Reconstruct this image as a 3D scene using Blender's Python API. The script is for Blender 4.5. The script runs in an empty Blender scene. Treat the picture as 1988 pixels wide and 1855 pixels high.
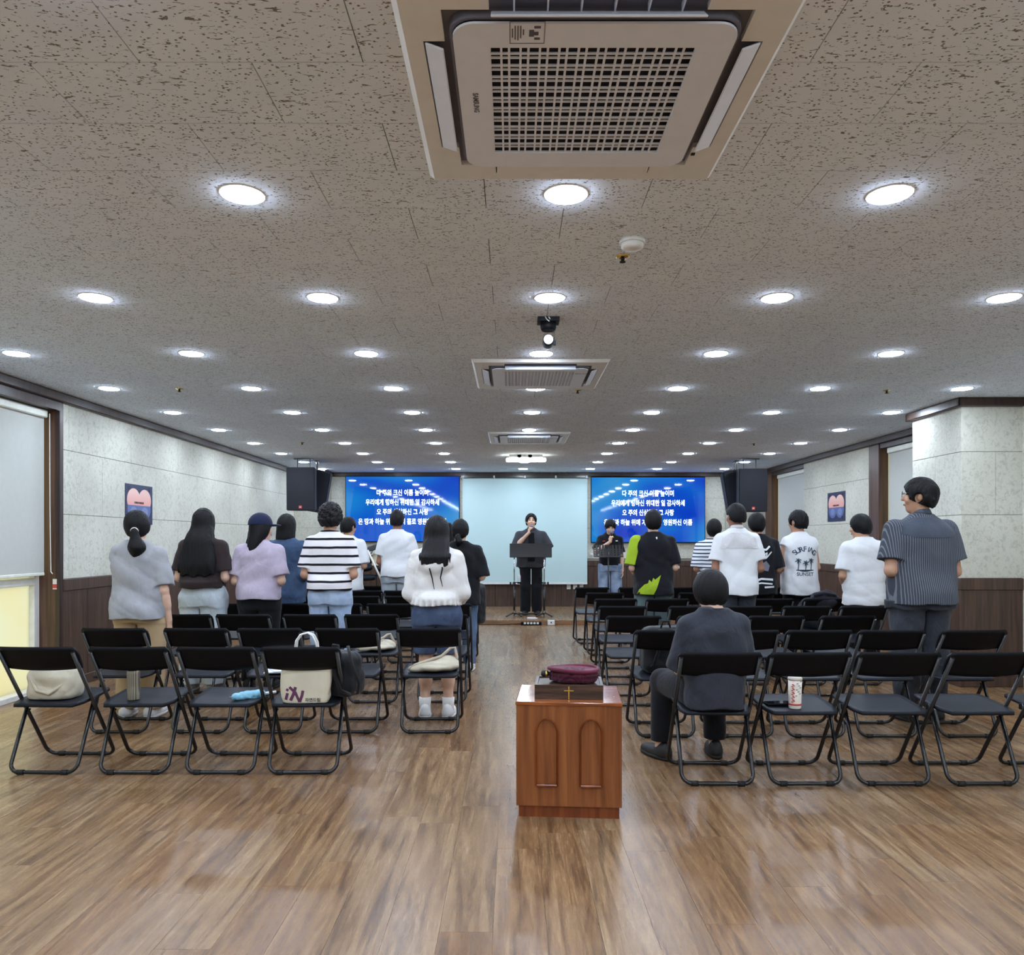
import bpy, bmesh, math, random
import numpy as np
from mathutils import Vector, Matrix, Euler
from mathutils.bvhtree import BVHTree

random.seed(7); np.random.seed(7)
PI = math.pi
scene = bpy.context.scene
COL = scene.collection

# ------------------------------------------------------------------ camera
CAM_Z, FPX, IMG_W, IMG_H, HORIZON = 1.32, 1482.0, 1988.0, 1855.0, 1050.0
cam_data = bpy.data.cameras.new('camera')
cam_data.sensor_fit = 'HORIZONTAL'
cam_data.sensor_width = 36.0
cam_data.lens = 36.0 * FPX / IMG_W
cam_data.shift_y = (HORIZON - IMG_H / 2) / IMG_W
cam_data.clip_start = 0.05
cam = bpy.data.objects.new('camera', cam_data)
cam.location = (0, 0, CAM_Z)
cam.rotation_euler = (PI / 2, 0, 0)
COL.objects.link(cam)
scene.camera = cam

# ------------------------------------------------------------------ world, exposure
world = bpy.data.worlds.new('world')
scene.world = world
world.use_nodes = True
world.node_tree.nodes['Background'].inputs[0].default_value = (1.0, 0.985, 0.93, 1)
world.node_tree.nodes['Background'].inputs[1].default_value = 1.7
scene.view_settings.view_transform = 'Standard'
scene.view_settings.look = 'None'
scene.view_settings.gamma = 1.0
scene.view_settings.use_curve_mapping = False
scene.view_settings.exposure = 0.0
LAMP_STRENGTH = 140.0
scene.cycles.max_bounces = 6; scene.cycles.glossy_bounces = 3; scene.cycles.transmission_bounces = 2; scene.cycles.caustics_reflective = False; scene.cycles.caustics_refractive = False

CEIL = 2.605
XL, XR, YF, YB = -3.95, 4.60, 14.43, -3.6

# ------------------------------------------------------------------ materials
def lin(c):
    c = c / 255.0
    return c / 12.92 if c <= 0.04045 else ((c + 0.055) / 1.055) ** 2.4
def rgb(r, g, b): return (lin(r), lin(g), lin(b), 1.0)

def new_mat(name):
    m = bpy.data.materials.new(name); m.use_nodes = True
    nt = m.node_tree
    return m, nt, nt.nodes['Principled BSDF']
def N(nt, typ, **kw):
    n = nt.nodes.new(typ)
    for k, v in kw.items(): setattr(n, k, v)
    return n
def coords(nt, kind='Object', scale=(1, 1, 1), loc=(0, 0, 0)):
    mp = N(nt, 'ShaderNodeMapping')
    if kind == 'World':
        g = N(nt, 'ShaderNodeNewGeometry'); nt.links.new(g.outputs['Position'], mp.inputs[0])
    else:
        tc = N(nt, 'ShaderNodeTexCoord'); nt.links.new(tc.outputs[kind], mp.inputs[0])
    mp.inputs['Scale'].default_value = scale
    mp.inputs['Location'].default_value = loc
    return mp.outputs[0]
def noise(nt, vec, scale=5.0, detail=2.0, rough=0.5, dist=0.0):
    n = N(nt, 'ShaderNodeTexNoise')
    nt.links.new(vec, n.inputs['Vector'])
    n.inputs['Scale'].default_value = scale; n.inputs['Detail'].default_value = detail
    n.inputs['Roughness'].default_value = rough; n.inputs['Distortion'].default_value = dist
    return n.outputs['Fac']
def ramp(nt, fac, stops, interp='LINEAR'):
    r = N(nt, 'ShaderNodeValToRGB'); r.color_ramp.interpolation = interp
    el = r.color_ramp.elements
    while len(el) < len(stops): el.new(0.5)
    for e, (p, c) in zip(el, stops): e.position = p; e.color = c
    nt.links.new(fac, r.inputs[0])
    return r.outputs[0]
def mix(nt, fac, a, b, mode='MIX'):
    m = N(nt, 'ShaderNodeMix', data_type='RGBA', blend_type=mode)
    for s, v in ((m.inputs[0], fac), (m.inputs[6], a), (m.inputs[7], b)):
        if isinstance(v, (int, float)): s.default_value = v
        elif isinstance(v, tuple): s.default_value = v
        else: nt.links.new(v, s)
    return m.outputs[2]
def math_(nt, op, a, b=0.0, c=0.0):
    m = N(nt, 'ShaderNodeMath', operation=op)
    for s, v in zip(m.inputs, (a, b, c)):
        if isinstance(v, (int, float)): s.default_value = v
        else: nt.links.new(v, s)
    return m.outputs[0]
def bump(nt, bs, height, strength=0.2, dist=0.01):
    b = N(nt, 'ShaderNodeBump'); b.inputs['Strength'].default_value = strength
    b.inputs['Distance'].default_value = dist
    nt.links.new(height, b.inputs['Height']); nt.links.new(b.outputs[0], bs.inputs['Normal'])

def plain(name, col, rough=0.5, metal=0.0, spec=0.5, var=0.06, vscale=18.0, bmp=0.0):
    m, nt, bs = new_mat(name)
    v = coords(nt)
    f = noise(nt, v, vscale, 3)
    dark = tuple(c * (1 - var) for c in col[:3]) + (1,)
    lite = tuple(min(1, c * (1 + var)) for c in col[:3]) + (1,)
    nt.links.new(ramp(nt, f, [(0.3, dark), (0.7, lite)]), bs.inputs['Base Color'])
    bs.inputs['Roughness'].default_value = rough; bs.inputs['Metallic'].default_value = metal
    bs.inputs['Specular IOR Level'].default_value = spec
    if bmp: bump(nt, bs, noise(nt, v, vscale * 6, 3), bmp, 0.004)
    return m
def emit(name, col, strength):
    m, nt, bs = new_mat(name)
    bs.inputs['Base Color'].default_value = col
    bs.inputs['Emission Color'].default_value = col
    bs.inputs['Emission Strength'].default_value = strength
    return m
def cloth(name, col, rough=0.85, var=0.1, weave=420.0, fold=0.22):
    m, nt, bs = new_mat(name)
    v = coords(nt)
    f = noise(nt, v, 9.0, 4)
    dark = tuple(c * (1 - var) for c in col[:3]) + (1,)
    lite = tuple(min(1, c * (1 + var)) for c in col[:3]) + (1,)
    nt.links.new(ramp(nt, f, [(0.3, dark), (0.7, lite)]), bs.inputs['Base Color'])
    bs.inputs['Roughness'].default_value = rough
    bs.inputs['Specular IOR Level'].default_value = 0.2
    bs.inputs['Sheen Weight'].default_value = 0.1
    v2 = coords(nt, scale=(1, 1, 0.55))
    h = math_(nt, 'ADD', noise(nt, v2, 14.0, 3, 0.5, 1.2), math_(nt, 'MULTIPLY', noise(nt, v, weave, 1), 0.05))
    bump(nt, bs, h, fold, 0.02)
    return m
def striped(name, base, dark, period, duty, vertical=False, wob=0.006, lo=None, hi=None):
    """woven stripes across the garment, by height (or across the back)"""
    m, nt, bs = new_mat(name)
    tc = N(nt, 'ShaderNodeTexCoord'); sep = N(nt, 'ShaderNodeSeparateXYZ')
    nt.links.new(tc.outputs['Object'], sep.inputs[0])
    z = sep.outputs['X' if vertical else 'Z']
    nz = noise(nt, coords(nt), 5.0, 2)
    z2 = math_(nt, 'ADD', z, math_(nt, 'MULTIPLY', math_(nt, 'SUBTRACT', nz, 0.5), wob * 4))
    fr = math_(nt, 'FRACT', math_(nt, 'DIVIDE', z2, period))
    mask = math_(nt, 'LESS_THAN', fr, duty)
    if hi is not None: mask = math_(nt, 'MULTIPLY', mask, math_(nt, 'LESS_THAN', sep.outputs['Z'], hi))
    nt.links.new(mix(nt, mask, base, dark), bs.inputs['Base Color'])
    bs.inputs['Roughness'].default_value = 0.85; bs.inputs['Specular IOR Level'].default_value = 0.2
    bump(nt, bs, noise(nt, coords(nt, scale=(1, 1, .6)), 14.0, 3, 0.5, 1.2), 0.3, 0.02)
    return m
def denim(name, col, fade):
    m, nt, bs = new_mat(name)
    v = coords(nt)
    f = noise(nt, v, 6.0, 4); g = noise(nt, coords(nt, scale=(260, 260, 60)), 1.0, 2)
    c1 = ramp(nt, f, [(0.35, col), (0.68, fade)])
    nt.links.new(mix(nt, math_(nt, 'MULTIPLY', g, 0.35), c1, fade), bs.inputs['Base Color'])
    bs.inputs['Roughness'].default_value = 0.9; bs.inputs['Specular IOR Level'].default_value = 0.15
    bump(nt, bs, noise(nt, coords(nt, scale=(1, 1, .7)), 16.0, 3, 0.5, 1.0), 0.4, 0.02)
    return m
def wood(name, c0, c1, c2, scale=(30, 30, 2.2), rough=0.4, contrast=(0.35, 0.7), spec=0.5, bm=0.05):
    m, nt, bs = new_mat(name)
    inf = N(nt, 'ShaderNodeObjectInfo')
    v = coords(nt, 'World', scale=scale)
    add = N(nt, 'ShaderNodeVectorMath', operation='ADD'); nt.links.new(v, add.inputs[0])
    sc = N(nt, 'ShaderNodeVectorMath', operation='SCALE'); sc.inputs[0].default_value = (13, 7, 5)
    nt.links.new(inf.outputs['Random'], sc.inputs['Scale']); nt.links.new(sc.outputs[0], add.inputs[1])
    f = noise(nt, add.outputs[0], 1.0, 5, 0.55, 0.6)
    nt.links.new(ramp(nt, f, [(contrast[0], c0), ((contrast[0] + contrast[1]) / 2, c1), (contrast[1], c2)]), bs.inputs['Base Color'])
    bs.inputs['Roughness'].default_value = rough; bs.inputs['Specular IOR Level'].default_value = spec
    if bm: bump(nt, bs, f, bm, 0.01)
    return m

MAT = {}
def make_base_materials():
    # acoustic ceiling tile: small dark fissures lying across the room
    m, nt, bs = new_mat('ceiling_tile_material')
    v1 = coords(nt, 'World', scale=(34, 100, 30)); v2 = coords(nt, 'World', scale=(56, 68, 40)); v3 = coords(nt, 'World', scale=(6, 6, 6))
    f1 = noise(nt, v1, 1.0, 2.5, 0.55, 1.1)
    vo = N(nt, 'ShaderNodeTexVoronoi'); nt.links.new(v2, vo.inputs['Vector']); vo.inputs['Scale'].default_value = 1.0
    pits = math_(nt, 'LESS_THAN', vo.outputs['Distance'], 0.21)
    worm = ramp(nt, f1, [(0.625, (0, 0, 0, 1)), (0.645, (1, 1, 1, 1))])
    dens = math_(nt, 'GREATER_THAN', noise(nt, coords(nt, 'World', scale=(22, 22, 22)), 1.0, 2), 0.38)
    mk = math_(nt, 'MAXIMUM', worm, math_(nt, 'MULTIPLY', pits, dens))
    base = ramp(nt, noise(nt, v3, 1.0, 3), [(0.3, rgb(225, 235, 248)), (0.7, rgb(232, 241, 252))])
    nt.links.new(mix(nt, mk, base, rgb(132, 128, 128)), bs.inputs['Base Color'])
    bs.inputs['Roughness'].default_value = 0.95; bs.inputs['Specular IOR Level'].default_value = 0.1
    MAT['tile'] = m
    MAT['ceil_back'] = plain('ceiling_backing', rgb(92, 88, 84), 0.9)
    # vinyl wood plank floor
    m, nt, bs = new_mat('vinyl_plank')
    inf = N(nt, 'ShaderNodeObjectInfo'); geo = N(nt, 'ShaderNodeNewGeometry')
    rnd = math_(nt, 'FRACT', math_(nt, 'ADD', inf.outputs['Random'], geo.outputs['Random Per Island']))
    v = coords(nt, 'World', scale=(26, 1.7, 1))
    add = N(nt, 'ShaderNodeVectorMath', operation='ADD'); nt.links.new(v, add.inputs[0])
    sc = N(nt, 'ShaderNodeVectorMath', operation='SCALE'); sc.inputs[0].default_value = (0, 17, 9); nt.links.new(rnd, sc.inputs['Scale'])
    nt.links.new(sc.outputs[0], add.inputs[1])
    f = noise(nt, add.outputs[0], 1.0, 4, 0.6, 0.9)
    c = ramp(nt, f, [(0.30, rgb(98, 74, 52)), (0.45, rgb(136, 107, 78)), (0.58, rgb(156, 127, 95)), (0.75, rgb(176, 149, 117))])
    tint = ramp(nt, rnd, [(0.0, rgb(214, 190, 160)), (0.35, rgb(236, 226, 214)), (0.7, rgb(250, 248, 246)), (1.0, rgb(226, 202, 170))])
    c = mix(nt, 0.75, c, tint, 'MULTIPLY')
    v4 = coords(nt, 'World', scale=(11, 1.0, 1)); add2 = N(nt, 'ShaderNodeVectorMath', operation='ADD'); nt.links.new(v4, add2.inputs[0]); nt.links.new(sc.outputs[0], add2.inputs[1])
    streak = ramp(nt, noise(nt, add2.outputs[0], 1.0, 3, 0.5, 1.6), [(0.60, (0, 0, 0, 1)), (0.72, (1, 1, 1, 1))])
    c = mix(nt, math_(nt, 'MULTIPLY', streak, 0.55), c, rgb(84, 68, 56))
    fine = noise(nt, coords(nt, 'World', scale=(210, 14, 1)), 1.0, 3)
    c = mix(nt, 0.35, c, ramp(nt, fine, [(0.35, rgb(120, 105, 92)), (0.6, rgb(255, 255, 255))]), 'MULTIPLY')
    nt.links.new(c, bs.inputs['Base Color'])
    nt.links.new(ramp(nt, fine, [(0.3, (0.33,) * 3 + (1,)), (0.7, (0.25,) * 3 + (1,))]), bs.inputs['Roughness'])
    bs.inputs['Specular IOR Level'].default_value = 0.5
    bump(nt, bs, fine, 0.06, 0.004)
    MAT['floor'] = m
    MAT['floor_gap'] = plain('floor_seam', rgb(70, 52, 38), 0.8)
    # mottled mineral wool wall board
    m, nt, bs = new_mat('wall_board_material')
    v = coords(nt, 'World')
    sp = ramp(nt, noise(nt, v, 75.0, 3, 0.6), [(0.30, (1, 1, 1, 1)), (0.40, (0, 0, 0, 1))])
    sp2 = ramp(nt, noise(nt, coords(nt, 'World', scale=(30, 30, 26)), 1.0, 4, 0.65, 0.6), [(0.36, (1, 1, 1, 1)), (0.5, (0, 0, 0, 1))])
    base = ramp(nt, noise(nt, v, 1.6, 3), [(0.35, rgb(204, 203, 190)), (0.65, rgb(216, 215, 203))])
    c = mix(nt, math_(nt, 'MULTIPLY', sp2, 0.42), base, rgb(160, 160, 148))
    c = mix(nt, math_(nt, 'MULTIPLY', sp, 0.5), c, rgb(118, 116, 106))
    nt.links.new(c, bs.inputs['Base Color'])
    bs.inputs['Roughness'].default_value = 0.95; bs.inputs['Specular IOR Level'].default_value = 0.1
    bump(nt, bs, noise(nt, v, 60.0, 4), 0.25, 0.004)
    MAT['board'] = m
    MAT['wall_core'] = plain('wall_core', rgb(150, 150, 138), 0.9)
    MAT['wains'] = wood('wainscot_wood', rgb(60, 44, 35), rgb(76, 56, 45), rgb(92, 68, 55), (34, 34, 1.5), 0.42)
    MAT['dark_wood'] = wood('dark_trim_wood', rgb(40, 28, 24), rgb(54, 38, 32), rgb(66, 46, 38), (30, 30, 2.0), 0.38)
    MAT['jamb'] = wood('jamb_wood', rgb(66, 44, 34), rgb(84, 58, 44), rgb(100, 70, 54), (34, 34, 1.5), 0.4)
    MAT['white_frame'] = plain('white_window_frame', rgb(226, 228, 226), 0.35)
    MAT['blind'] = plain('blind_fabric', rgb(196, 198, 192), 0.9, var=0.02)
    MAT['blind_rail'] = plain('blind_rail', rgb(232, 234, 222), 0.4)
    # frosted window pane, lit from outside
    m, nt, bs = new_mat('frosted_glass')
    nt.nodes.remove(bs)
    out = nt.nodes['Material Output']
    tr = N(nt, 'ShaderNodeBsdfTranslucent'); gl = N(nt, 'ShaderNodeBsdfGlossy'); mx = N(nt, 'ShaderNodeMixShader')
    nt.links.new(ramp(nt, noise(nt, coords(nt, 'World'), 1.3, 2), [(0.3, rgb(228, 224, 196)), (0.7, rgb(224, 228, 214))]), tr.inputs[0])
    gl.inputs['Roughness'].default_value = 0.3; mx.inputs[0].default_value = 0.06
    nt.links.new(tr.outputs[0], mx.inputs[1]); nt.links.new(gl.outputs[0], mx.inputs[2]); nt.links.new(mx.outputs[0], out.inputs[0])
    MAT['frost'] = m
    MAT['lamp'] = emit('lamp_diffuser', (0.81, 0.93, 1.10, 1), LAMP_STRENGTH)
    MAT['lamp_rim'] = plain('lamp_rim', rgb(225, 225, 225), 0.4)
    MAT['black_plastic'] = plain('black_plastic', rgb(13, 14, 18), 0.5, spec=.15, var=0.15, vscale=60, bmp=0.06)
    MAT['seat_plastic'] = plain('seat_plastic', rgb(26, 29, 37), 0.45, spec=.2, var=0.12, vscale=120, bmp=0.10)
    MAT['black_metal'] = plain('black_tube', rgb(20, 20, 22), 0.28, spec=0.6)
    MAT['rubber'] = plain('black_rubber', rgb(16, 16, 17), 0.7)
    MAT['chrome'] = plain('chrome', rgb(210, 212, 215), 0.15, metal=1.0)
    MAT['brass'] = plain('brass', rgb(224, 190, 110), 0.25, metal=1.0)
    MAT['white_plastic'] = plain('white_plastic', rgb(228, 229, 226), 0.4)
    MAT['ac_white'] = plain('ac_white', rgb(230, 236, 250), 0.45, var=0.02)
    MAT['ac_cream'] = plain('ac_cream', rgb(228, 228, 226), 0.45, var=0.03)
    MAT['ac_dark'] = plain('ac_dark', rgb(20, 22, 36), 0.8)
    MAT['ac_inside'] = plain('ac_inside', rgb(112, 112, 124), .6)
    MAT['ac_seam'] = plain('ac_seam', rgb(110, 110, 124), 0.5)
    MAT['ink'] = plain('printed_ink', rgb(90, 90, 100), 0.6)
    MAT['black_ink'] = plain('black_ink', rgb(30, 30, 34), 0.7)
    MAT['white_ink'] = plain('white_ink', rgb(226, 228, 230), 0.7)
make_base_materials()

# ------------------------------------------------------------------ mesh helpers
def mesh_np(name, verts, faces, smooth=True):
    """quads or tris, numpy arrays"""
    me = bpy.data.meshes.new(name)
    nv, (nf, k) = len(verts), faces.shape
    me.vertices.add(nv); me.vertices.foreach_set('co', np.ascontiguousarray(verts, dtype=np.float32).ravel())
    me.loops.add(nf * k); me.loops.foreach_set('vertex_index', np.ascontiguousarray(faces, dtype=np.int32).ravel())
    me.polygons.add(nf); me.polygons.foreach_set('loop_start', np.arange(0, nf * k, k, dtype=np.int32))
    me.polygons.foreach_set('use_smooth', np.full(nf, smooth, dtype=bool))
    me.update(calc_edges=True)
    return me
def mesh_bm(name, bm, smooth=False):
    bmesh.ops.recalc_face_normals(bm, faces=bm.faces)
    if smooth:
        for f in bm.faces: f.smooth = True
    me = bpy.data.meshes.new(name); bm.to_mesh(me); bm.free()
    return me
def O(name, me, mat=None, parent=None, loc=(0, 0, 0), rot=(0, 0, 0), scale=None):
    o = bpy.data.objects.new(name, me)
    COL.objects.link(o)
    o.location = loc; o.rotation_euler = rot
    if scale: o.scale = scale
    if parent: o.parent = parent
    if mat is not None and me is not None:
        m = MAT[mat] if isinstance(mat, str) else mat
        if len(me.materials) == 0: me.materials.append(m)
        elif me.materials[0] != m:
            o.material_slots[0].link = 'OBJECT'; o.material_slots[0].material = m
    return o
def tag(o, label=None, cat=None, group=None, kind=None):
    if label: o['label'] = label
    if cat: o['category'] = cat
    if group: o['group'] = group
    if kind: o['kind'] = kind
    return o
def thing(name, label, cat, loc=(0, 0, 0), rz=0.0, group=None):
    return tag(O(name, None, loc=loc, rot=(0, 0, rz)), label, cat, group)
def copy_tree(o, parent=None):
    c = o.copy(); COL.objects.link(c); c.parent = parent
    for ch in o.children: copy_tree(ch, c)
    return c

_boxes = {}
def box_bm(bm, c, s, rot=None):
    r = bmesh.ops.create_cube(bm, size=1.0)
    M = Matrix.Translation(c) @ (rot.to_matrix().to_4x4() if rot else Matrix()) @ Matrix.Diagonal((s[0], s[1], s[2], 1))
    bmesh.ops.transform(bm, matrix=M, verts=r['verts'])
    return r['verts']
def box_mesh(sx, sy, sz, bev=0.0, seg=1):
    key = (round(sx, 4), round(sy, 4), round(sz, 4), bev, seg)
    if key not in _boxes:
        bm = bmesh.new(); box_bm(bm, (0, 0, 0), (sx, sy, sz))
        if bev: bmesh.ops.bevel(bm, geom=list(bm.edges), offset=bev, segments=seg, affect='EDGES', profile=0.5)
        _boxes[key] = mesh_bm('box', bm)
    return _boxes[key]
def box(name, lo, hi, mat, parent=None, bev=0.0, seg=1):
    c = [(a + b) / 2 for a, b in zip(lo, hi)]; s = [abs(b - a) for a, b in zip(lo, hi)]
    me = box_mesh(*s, bev, seg)
    return O(name, me, mat, parent, c)

def tube_pts(pts, r, n=8, closed=False, radii=None, caps=True):
    """tube along a polyline -> verts, faces lists"""
    P = [Vector(p) for p in pts]; m = len(P); V, Fc = [], []
    up = None
    for i in range(m):
        a = P[i - 1] if (i > 0 or closed) else P[0]; b = P[(i + 1) % m] if (i < m - 1 or closed) else P[-1]
        t = (b - a).normalized()
        if up is None:
            up = Vector((0, 0, 1)) if abs(t.z) < 0.9 else Vector((0, 1, 0))
        u = (up - t * up.dot(t)); u = u.normalized() if u.length > 1e-6 else t.orthogonal().normalized()
        up = u; w = t.cross(u)
        rr = radii[i] if radii else r
        for k in range(n):
            an = 2 * PI * k / n
            V.append(P[i] + (u * math.cos(an) + w * math.sin(an)) * rr)
    for i in range(m if closed else m - 1):
        j = (i + 1) % m
        for k in range(n):
            k2 = (k + 1) % n
            Fc.append((i * n + k, i * n + k2, j * n + k2, j * n + k))
    if caps and not closed:
        Fc.append(tuple(range(n - 1, -1, -1))); Fc.append(tuple((m - 1) * n + k for k in range(n)))
    return V, Fc
class MB:
    """collects shapes, then becomes one mesh"""
    def __init__(s): s.v, s.f = [], []
    def add(s, V, F):
        o = len(s.v); s.v += [tuple(p) for p in V]; s.f += [tuple(i + o for i in f) for f in F]; return s
    def tube(s, pts, r, n=8, **kw): return s.add(*tube_pts(pts, r, n, **kw))
    def box(s, c, sz, rot=None):
        M = Matrix.Translation(c) @ (rot.to_matrix().to_4x4() if rot else Matrix())
        V = [M @ Vector((x * sz[0] / 2, y * sz[1] / 2, z * sz[2] / 2)) for x in (-1, 1) for y in (-1, 1) for z in (-1, 1)]
        return s.add(V, [(0, 1, 3, 2), (4, 6, 7, 5), (0, 4, 5, 1), (2, 3, 7, 6), (0, 2, 6, 4), (1, 5, 7, 3)])
    def lathe(s, prof, n=24, M=None):
        M = M or Matrix(); V, F = [], []
        for (r, z) in prof:
            for k in range(n):
                a = 2 * PI * k / n; V.append(M @ Vector((r * math.cos(a), r * math.sin(a), z)))
        for i in range(len(prof) - 1):
            for k in range(n):
                k2 = (k + 1) % n; F.append((i * n + k, i * n + k2, (i + 1) * n + k2, (i + 1) * n + k))
        F.append(tuple(range(n - 1, -1, -1))); F.append(tuple((len(prof) - 1) * n + k for k in range(n)))
        return s.add(V, F)
    def mesh(s, name, smooth=False, fix=True):
        me = bpy.data.meshes.new(name); me.from_pydata(s.v, [], s.f)
        if fix:
            bm = bmesh.new(); bm.from_mesh(me); bmesh.ops.recalc_face_normals(bm, faces=bm.faces); bm.to_mesh(me); bm.free()
        if smooth: me.polygons.foreach_set('use_smooth', [len(p.vertices) <= 4 for p in me.polygons])
        me.update(); return me
    def build(s, name, mat, parent=None, loc=(0, 0, 0), rot=(0, 0, 0), smooth=False):
        return O(name, s.mesh(name, smooth), mat, parent, loc, rot)
def rot_z_to(d):
    return Vector(d).normalized().to_track_quat('Z', 'Y').to_matrix().to_4x4()
def text_mesh(body, size, bold=0.0, align='CENTER', extrude=0.0):
    """flat lettering in the XZ plane, readable from -Y"""
    c = bpy.data.curves.new('lettering', 'FONT'); c.body = body; c.size = size
    c.align_x = align; c.align_y = 'CENTER'; c.offset = bold; c.resolution_u = 3; c.extrude = extrude
    o = bpy.data.objects.new('lettering', c); COL.objects.link(o)
    dg = bpy.context.evaluated_depsgraph_get()
    me = bpy.data.meshes.new_from_object(o.evaluated_get(dg))
    bpy.data.objects.remove(o); bpy.data.curves.remove(c)
    me.transform(Matrix.Rotation(PI / 2, 4, 'X')); me.materials.clear()
    me.name = 'lettering'
    return me

# ------------------------------------------------------------------ soft solids: distance fields meshed by surface nets
CORN = np.array([(i, j, k) for i in (0, 1) for j in (0, 1) for k in (0, 1)])
EDG = [(a, b) for a in range(8) for b in range(a + 1, 8) if np.abs(CORN[a] - CORN[b]).sum() == 1]
def surfnet(F, org, h):
    ins = F < 0
    s = sum(ins[i:ins.shape[0] - 1 + i, j:ins.shape[1] - 1 + j, k:ins.shape[2] - 1 + k].astype(np.int8) for i, j, k in CORN)
    act = (s > 0) & (s < 8)
    idx = np.argwhere(act); n = len(idx)
    ids = np.full(act.shape, -1, np.int32); ids[act] = np.arange(n)
    V = np.stack([F[idx[:, 0] + i, idx[:, 1] + j, idx[:, 2] + k] for i, j, k in CORN], 1)
    acc = np.zeros((n, 3)); cnt = np.zeros(n)
    for a, b in EDG:
        va, vb = V[:, a], V[:, b]
        m = (va < 0) != (vb < 0)
        t = np.where(m, va / np.where(m, va - vb, 1), 0)
        acc += m[:, None] * (CORN[a] + t[:, None] * (CORN[b] - CORN[a])); cnt += m
    verts = (idx + acc / cnt[:, None]) * h + np.array(org)
    quads = []
    for ax in range(3):
        o1, o2 = (ax + 1) % 3, (ax + 2) % 3
        sl0 = [slice(None)] * 3; sl1 = [slice(None)] * 3
        sl0[ax] = slice(0, -1); sl1[ax] = slice(1, None)
        A, B = ins[tuple(sl0)], ins[tuple(sl1)]
        for flip, m in ((False, A & ~B), (True, ~A & B)):
            e = np.argwhere(m)
            ok = (e[:, o1] >= 1) & (e[:, o2] >= 1) & (e[:, o1] < act.shape[o1]) & (e[:, o2] < act.shape[o2])
            e = e[ok]
            if not len(e): continue
            q = []
            for d1, d2 in ((1, 1), (0, 1), (0, 0), (1, 0)):
                c = e.copy(); c[:, o1] -= d1; c[:, o2] -= d2
                q.append(ids[c[:, 0], c[:, 1], c[:, 2]])
            q = np.stack(q, 1)
            quads.append(q[:, ::-1] if flip else q)
    return verts, np.concatenate(quads)
class Vol:
    def __init__(s, lo, hi, h):
        s.lo = np.array(lo, float) - 2 * h; s.h = h
        s.n = np.ceil((np.array(hi) - s.lo) / h).astype(int) + 3
        s.F = np.full(tuple(s.n), 0.3)
        s.ax = [s.lo[i] + h * np.arange(s.n[i]) for i in range(3)]
    def sub(s, lo, hi, m):
        a = np.clip(np.floor((np.array(lo) - m - s.lo) / s.h).astype(int), 0, s.n)
        b = np.clip(np.ceil((np.array(hi) + m - s.lo) / s.h).astype(int) + 1, 0, s.n)
        sl = tuple(slice(x, y) for x, y in zip(a, b))
        return sl, (s.ax[0][sl[0]][:, None, None], s.ax[1][sl[1]][None, :, None], s.ax[2][sl[2]][None, None, :])
    def add(s, prim, k=0.02, op='u'):
        fn, lo, hi = prim
        sl, P = s.sub(lo, hi, k + 3 * s.h)
        if any(x.stop <= x.start for x in sl): return s
        d = fn(*P); a = s.F[sl]
        if op == 'u':
            t = np.clip(0.5 + 0.5 * (a - d) / k, 0, 1); s.F[sl] = a + (d - a) * t - k * t * (1 - t)
        elif op == 's':
            d = -d; t = np.clip(0.5 - 0.5 * (a - d) / k, 0, 1); s.F[sl] = a + (d - a) * t + k * t * (1 - t)
        return s
    def cut(s, fn):
        s.F = np.maximum(s.F, fn(s.ax[0][:, None, None], s.ax[1][None, :, None], s.ax[2][None, None, :])); return s
    def wrinkle(s, amp, freq=22.0, seed=0, stretch=(1, 1, 1)):
        rs = np.random.RandomState(seed)
        m = np.abs(s.F) < 0.05
        I = np.argwhere(m); P = I * s.h + s.lo; P = P * np.array(stretch)
        w = np.zeros(len(P))
        warp = np.stack([np.sin(P @ rs.normal(0, freq * 0.35, 3) + rs.uniform(0, 6)) for _ in range(3)], 1) * 0.05
        P = P + warp
        for _ in range(6):
            kx = rs.normal(0, 1, 3); kx *= freq * rs.uniform(.6, 1.5) / np.linalg.norm(kx)
            w += 1 - 2 * np.abs(np.sin(P @ kx + rs.uniform(0, 6)))
        s.F[m] += amp * w / 3.0
        return s
    def mesh(s, name, post=None):
        v, q = surfnet(s.F, s.lo, s.h)
        if post is not None: v = post(v)
        return mesh_np(name, v, q)
def cap(a, b, ra, rb, sc=(1, 1, 1)):
    a = np.array(a, float); b = np.array(b, float); sc = np.array(sc, float)
    A, B = a / sc, b / sc; AB = B - A; L = max(AB @ AB, 1e-9); ms = sc.min()
    def fn(X, Y, Z):
        x, y, z = X / sc[0] - A[0], Y / sc[1] - A[1], Z / sc[2] - A[2]
        t = np.clip((x * AB[0] + y * AB[1] + z * AB[2]) / L, 0, 1)
        return (np.sqrt((x - t * AB[0]) ** 2 + (y - t * AB[1]) ** 2 + (z - t * AB[2]) ** 2) - (ra + (rb - ra) * t)) * ms
    r = max(ra, rb) * sc.max()
    return fn, np.minimum(a, b) - r, np.maximum(a, b) + r
def capflat(a, b, ra, rb, sc=(1, 1, 1), ext=0.0):
    """tapered tube cut off square at b"""
    fn0, lo, hi = cap(a, np.array(b) + (np.array(b) - np.array(a)) * 0.25, ra, rb + (rb - ra) * .25, sc)
    b = np.array(b, float); d = b - np.array(a, float); d /= np.linalg.norm(d)
    def fn(X, Y, Z): return np.maximum(fn0(X, Y, Z), (X - b[0]) * d[0] + (Y - b[1]) * d[1] + (Z - b[2]) * d[2])
    return fn, lo, hi
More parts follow.
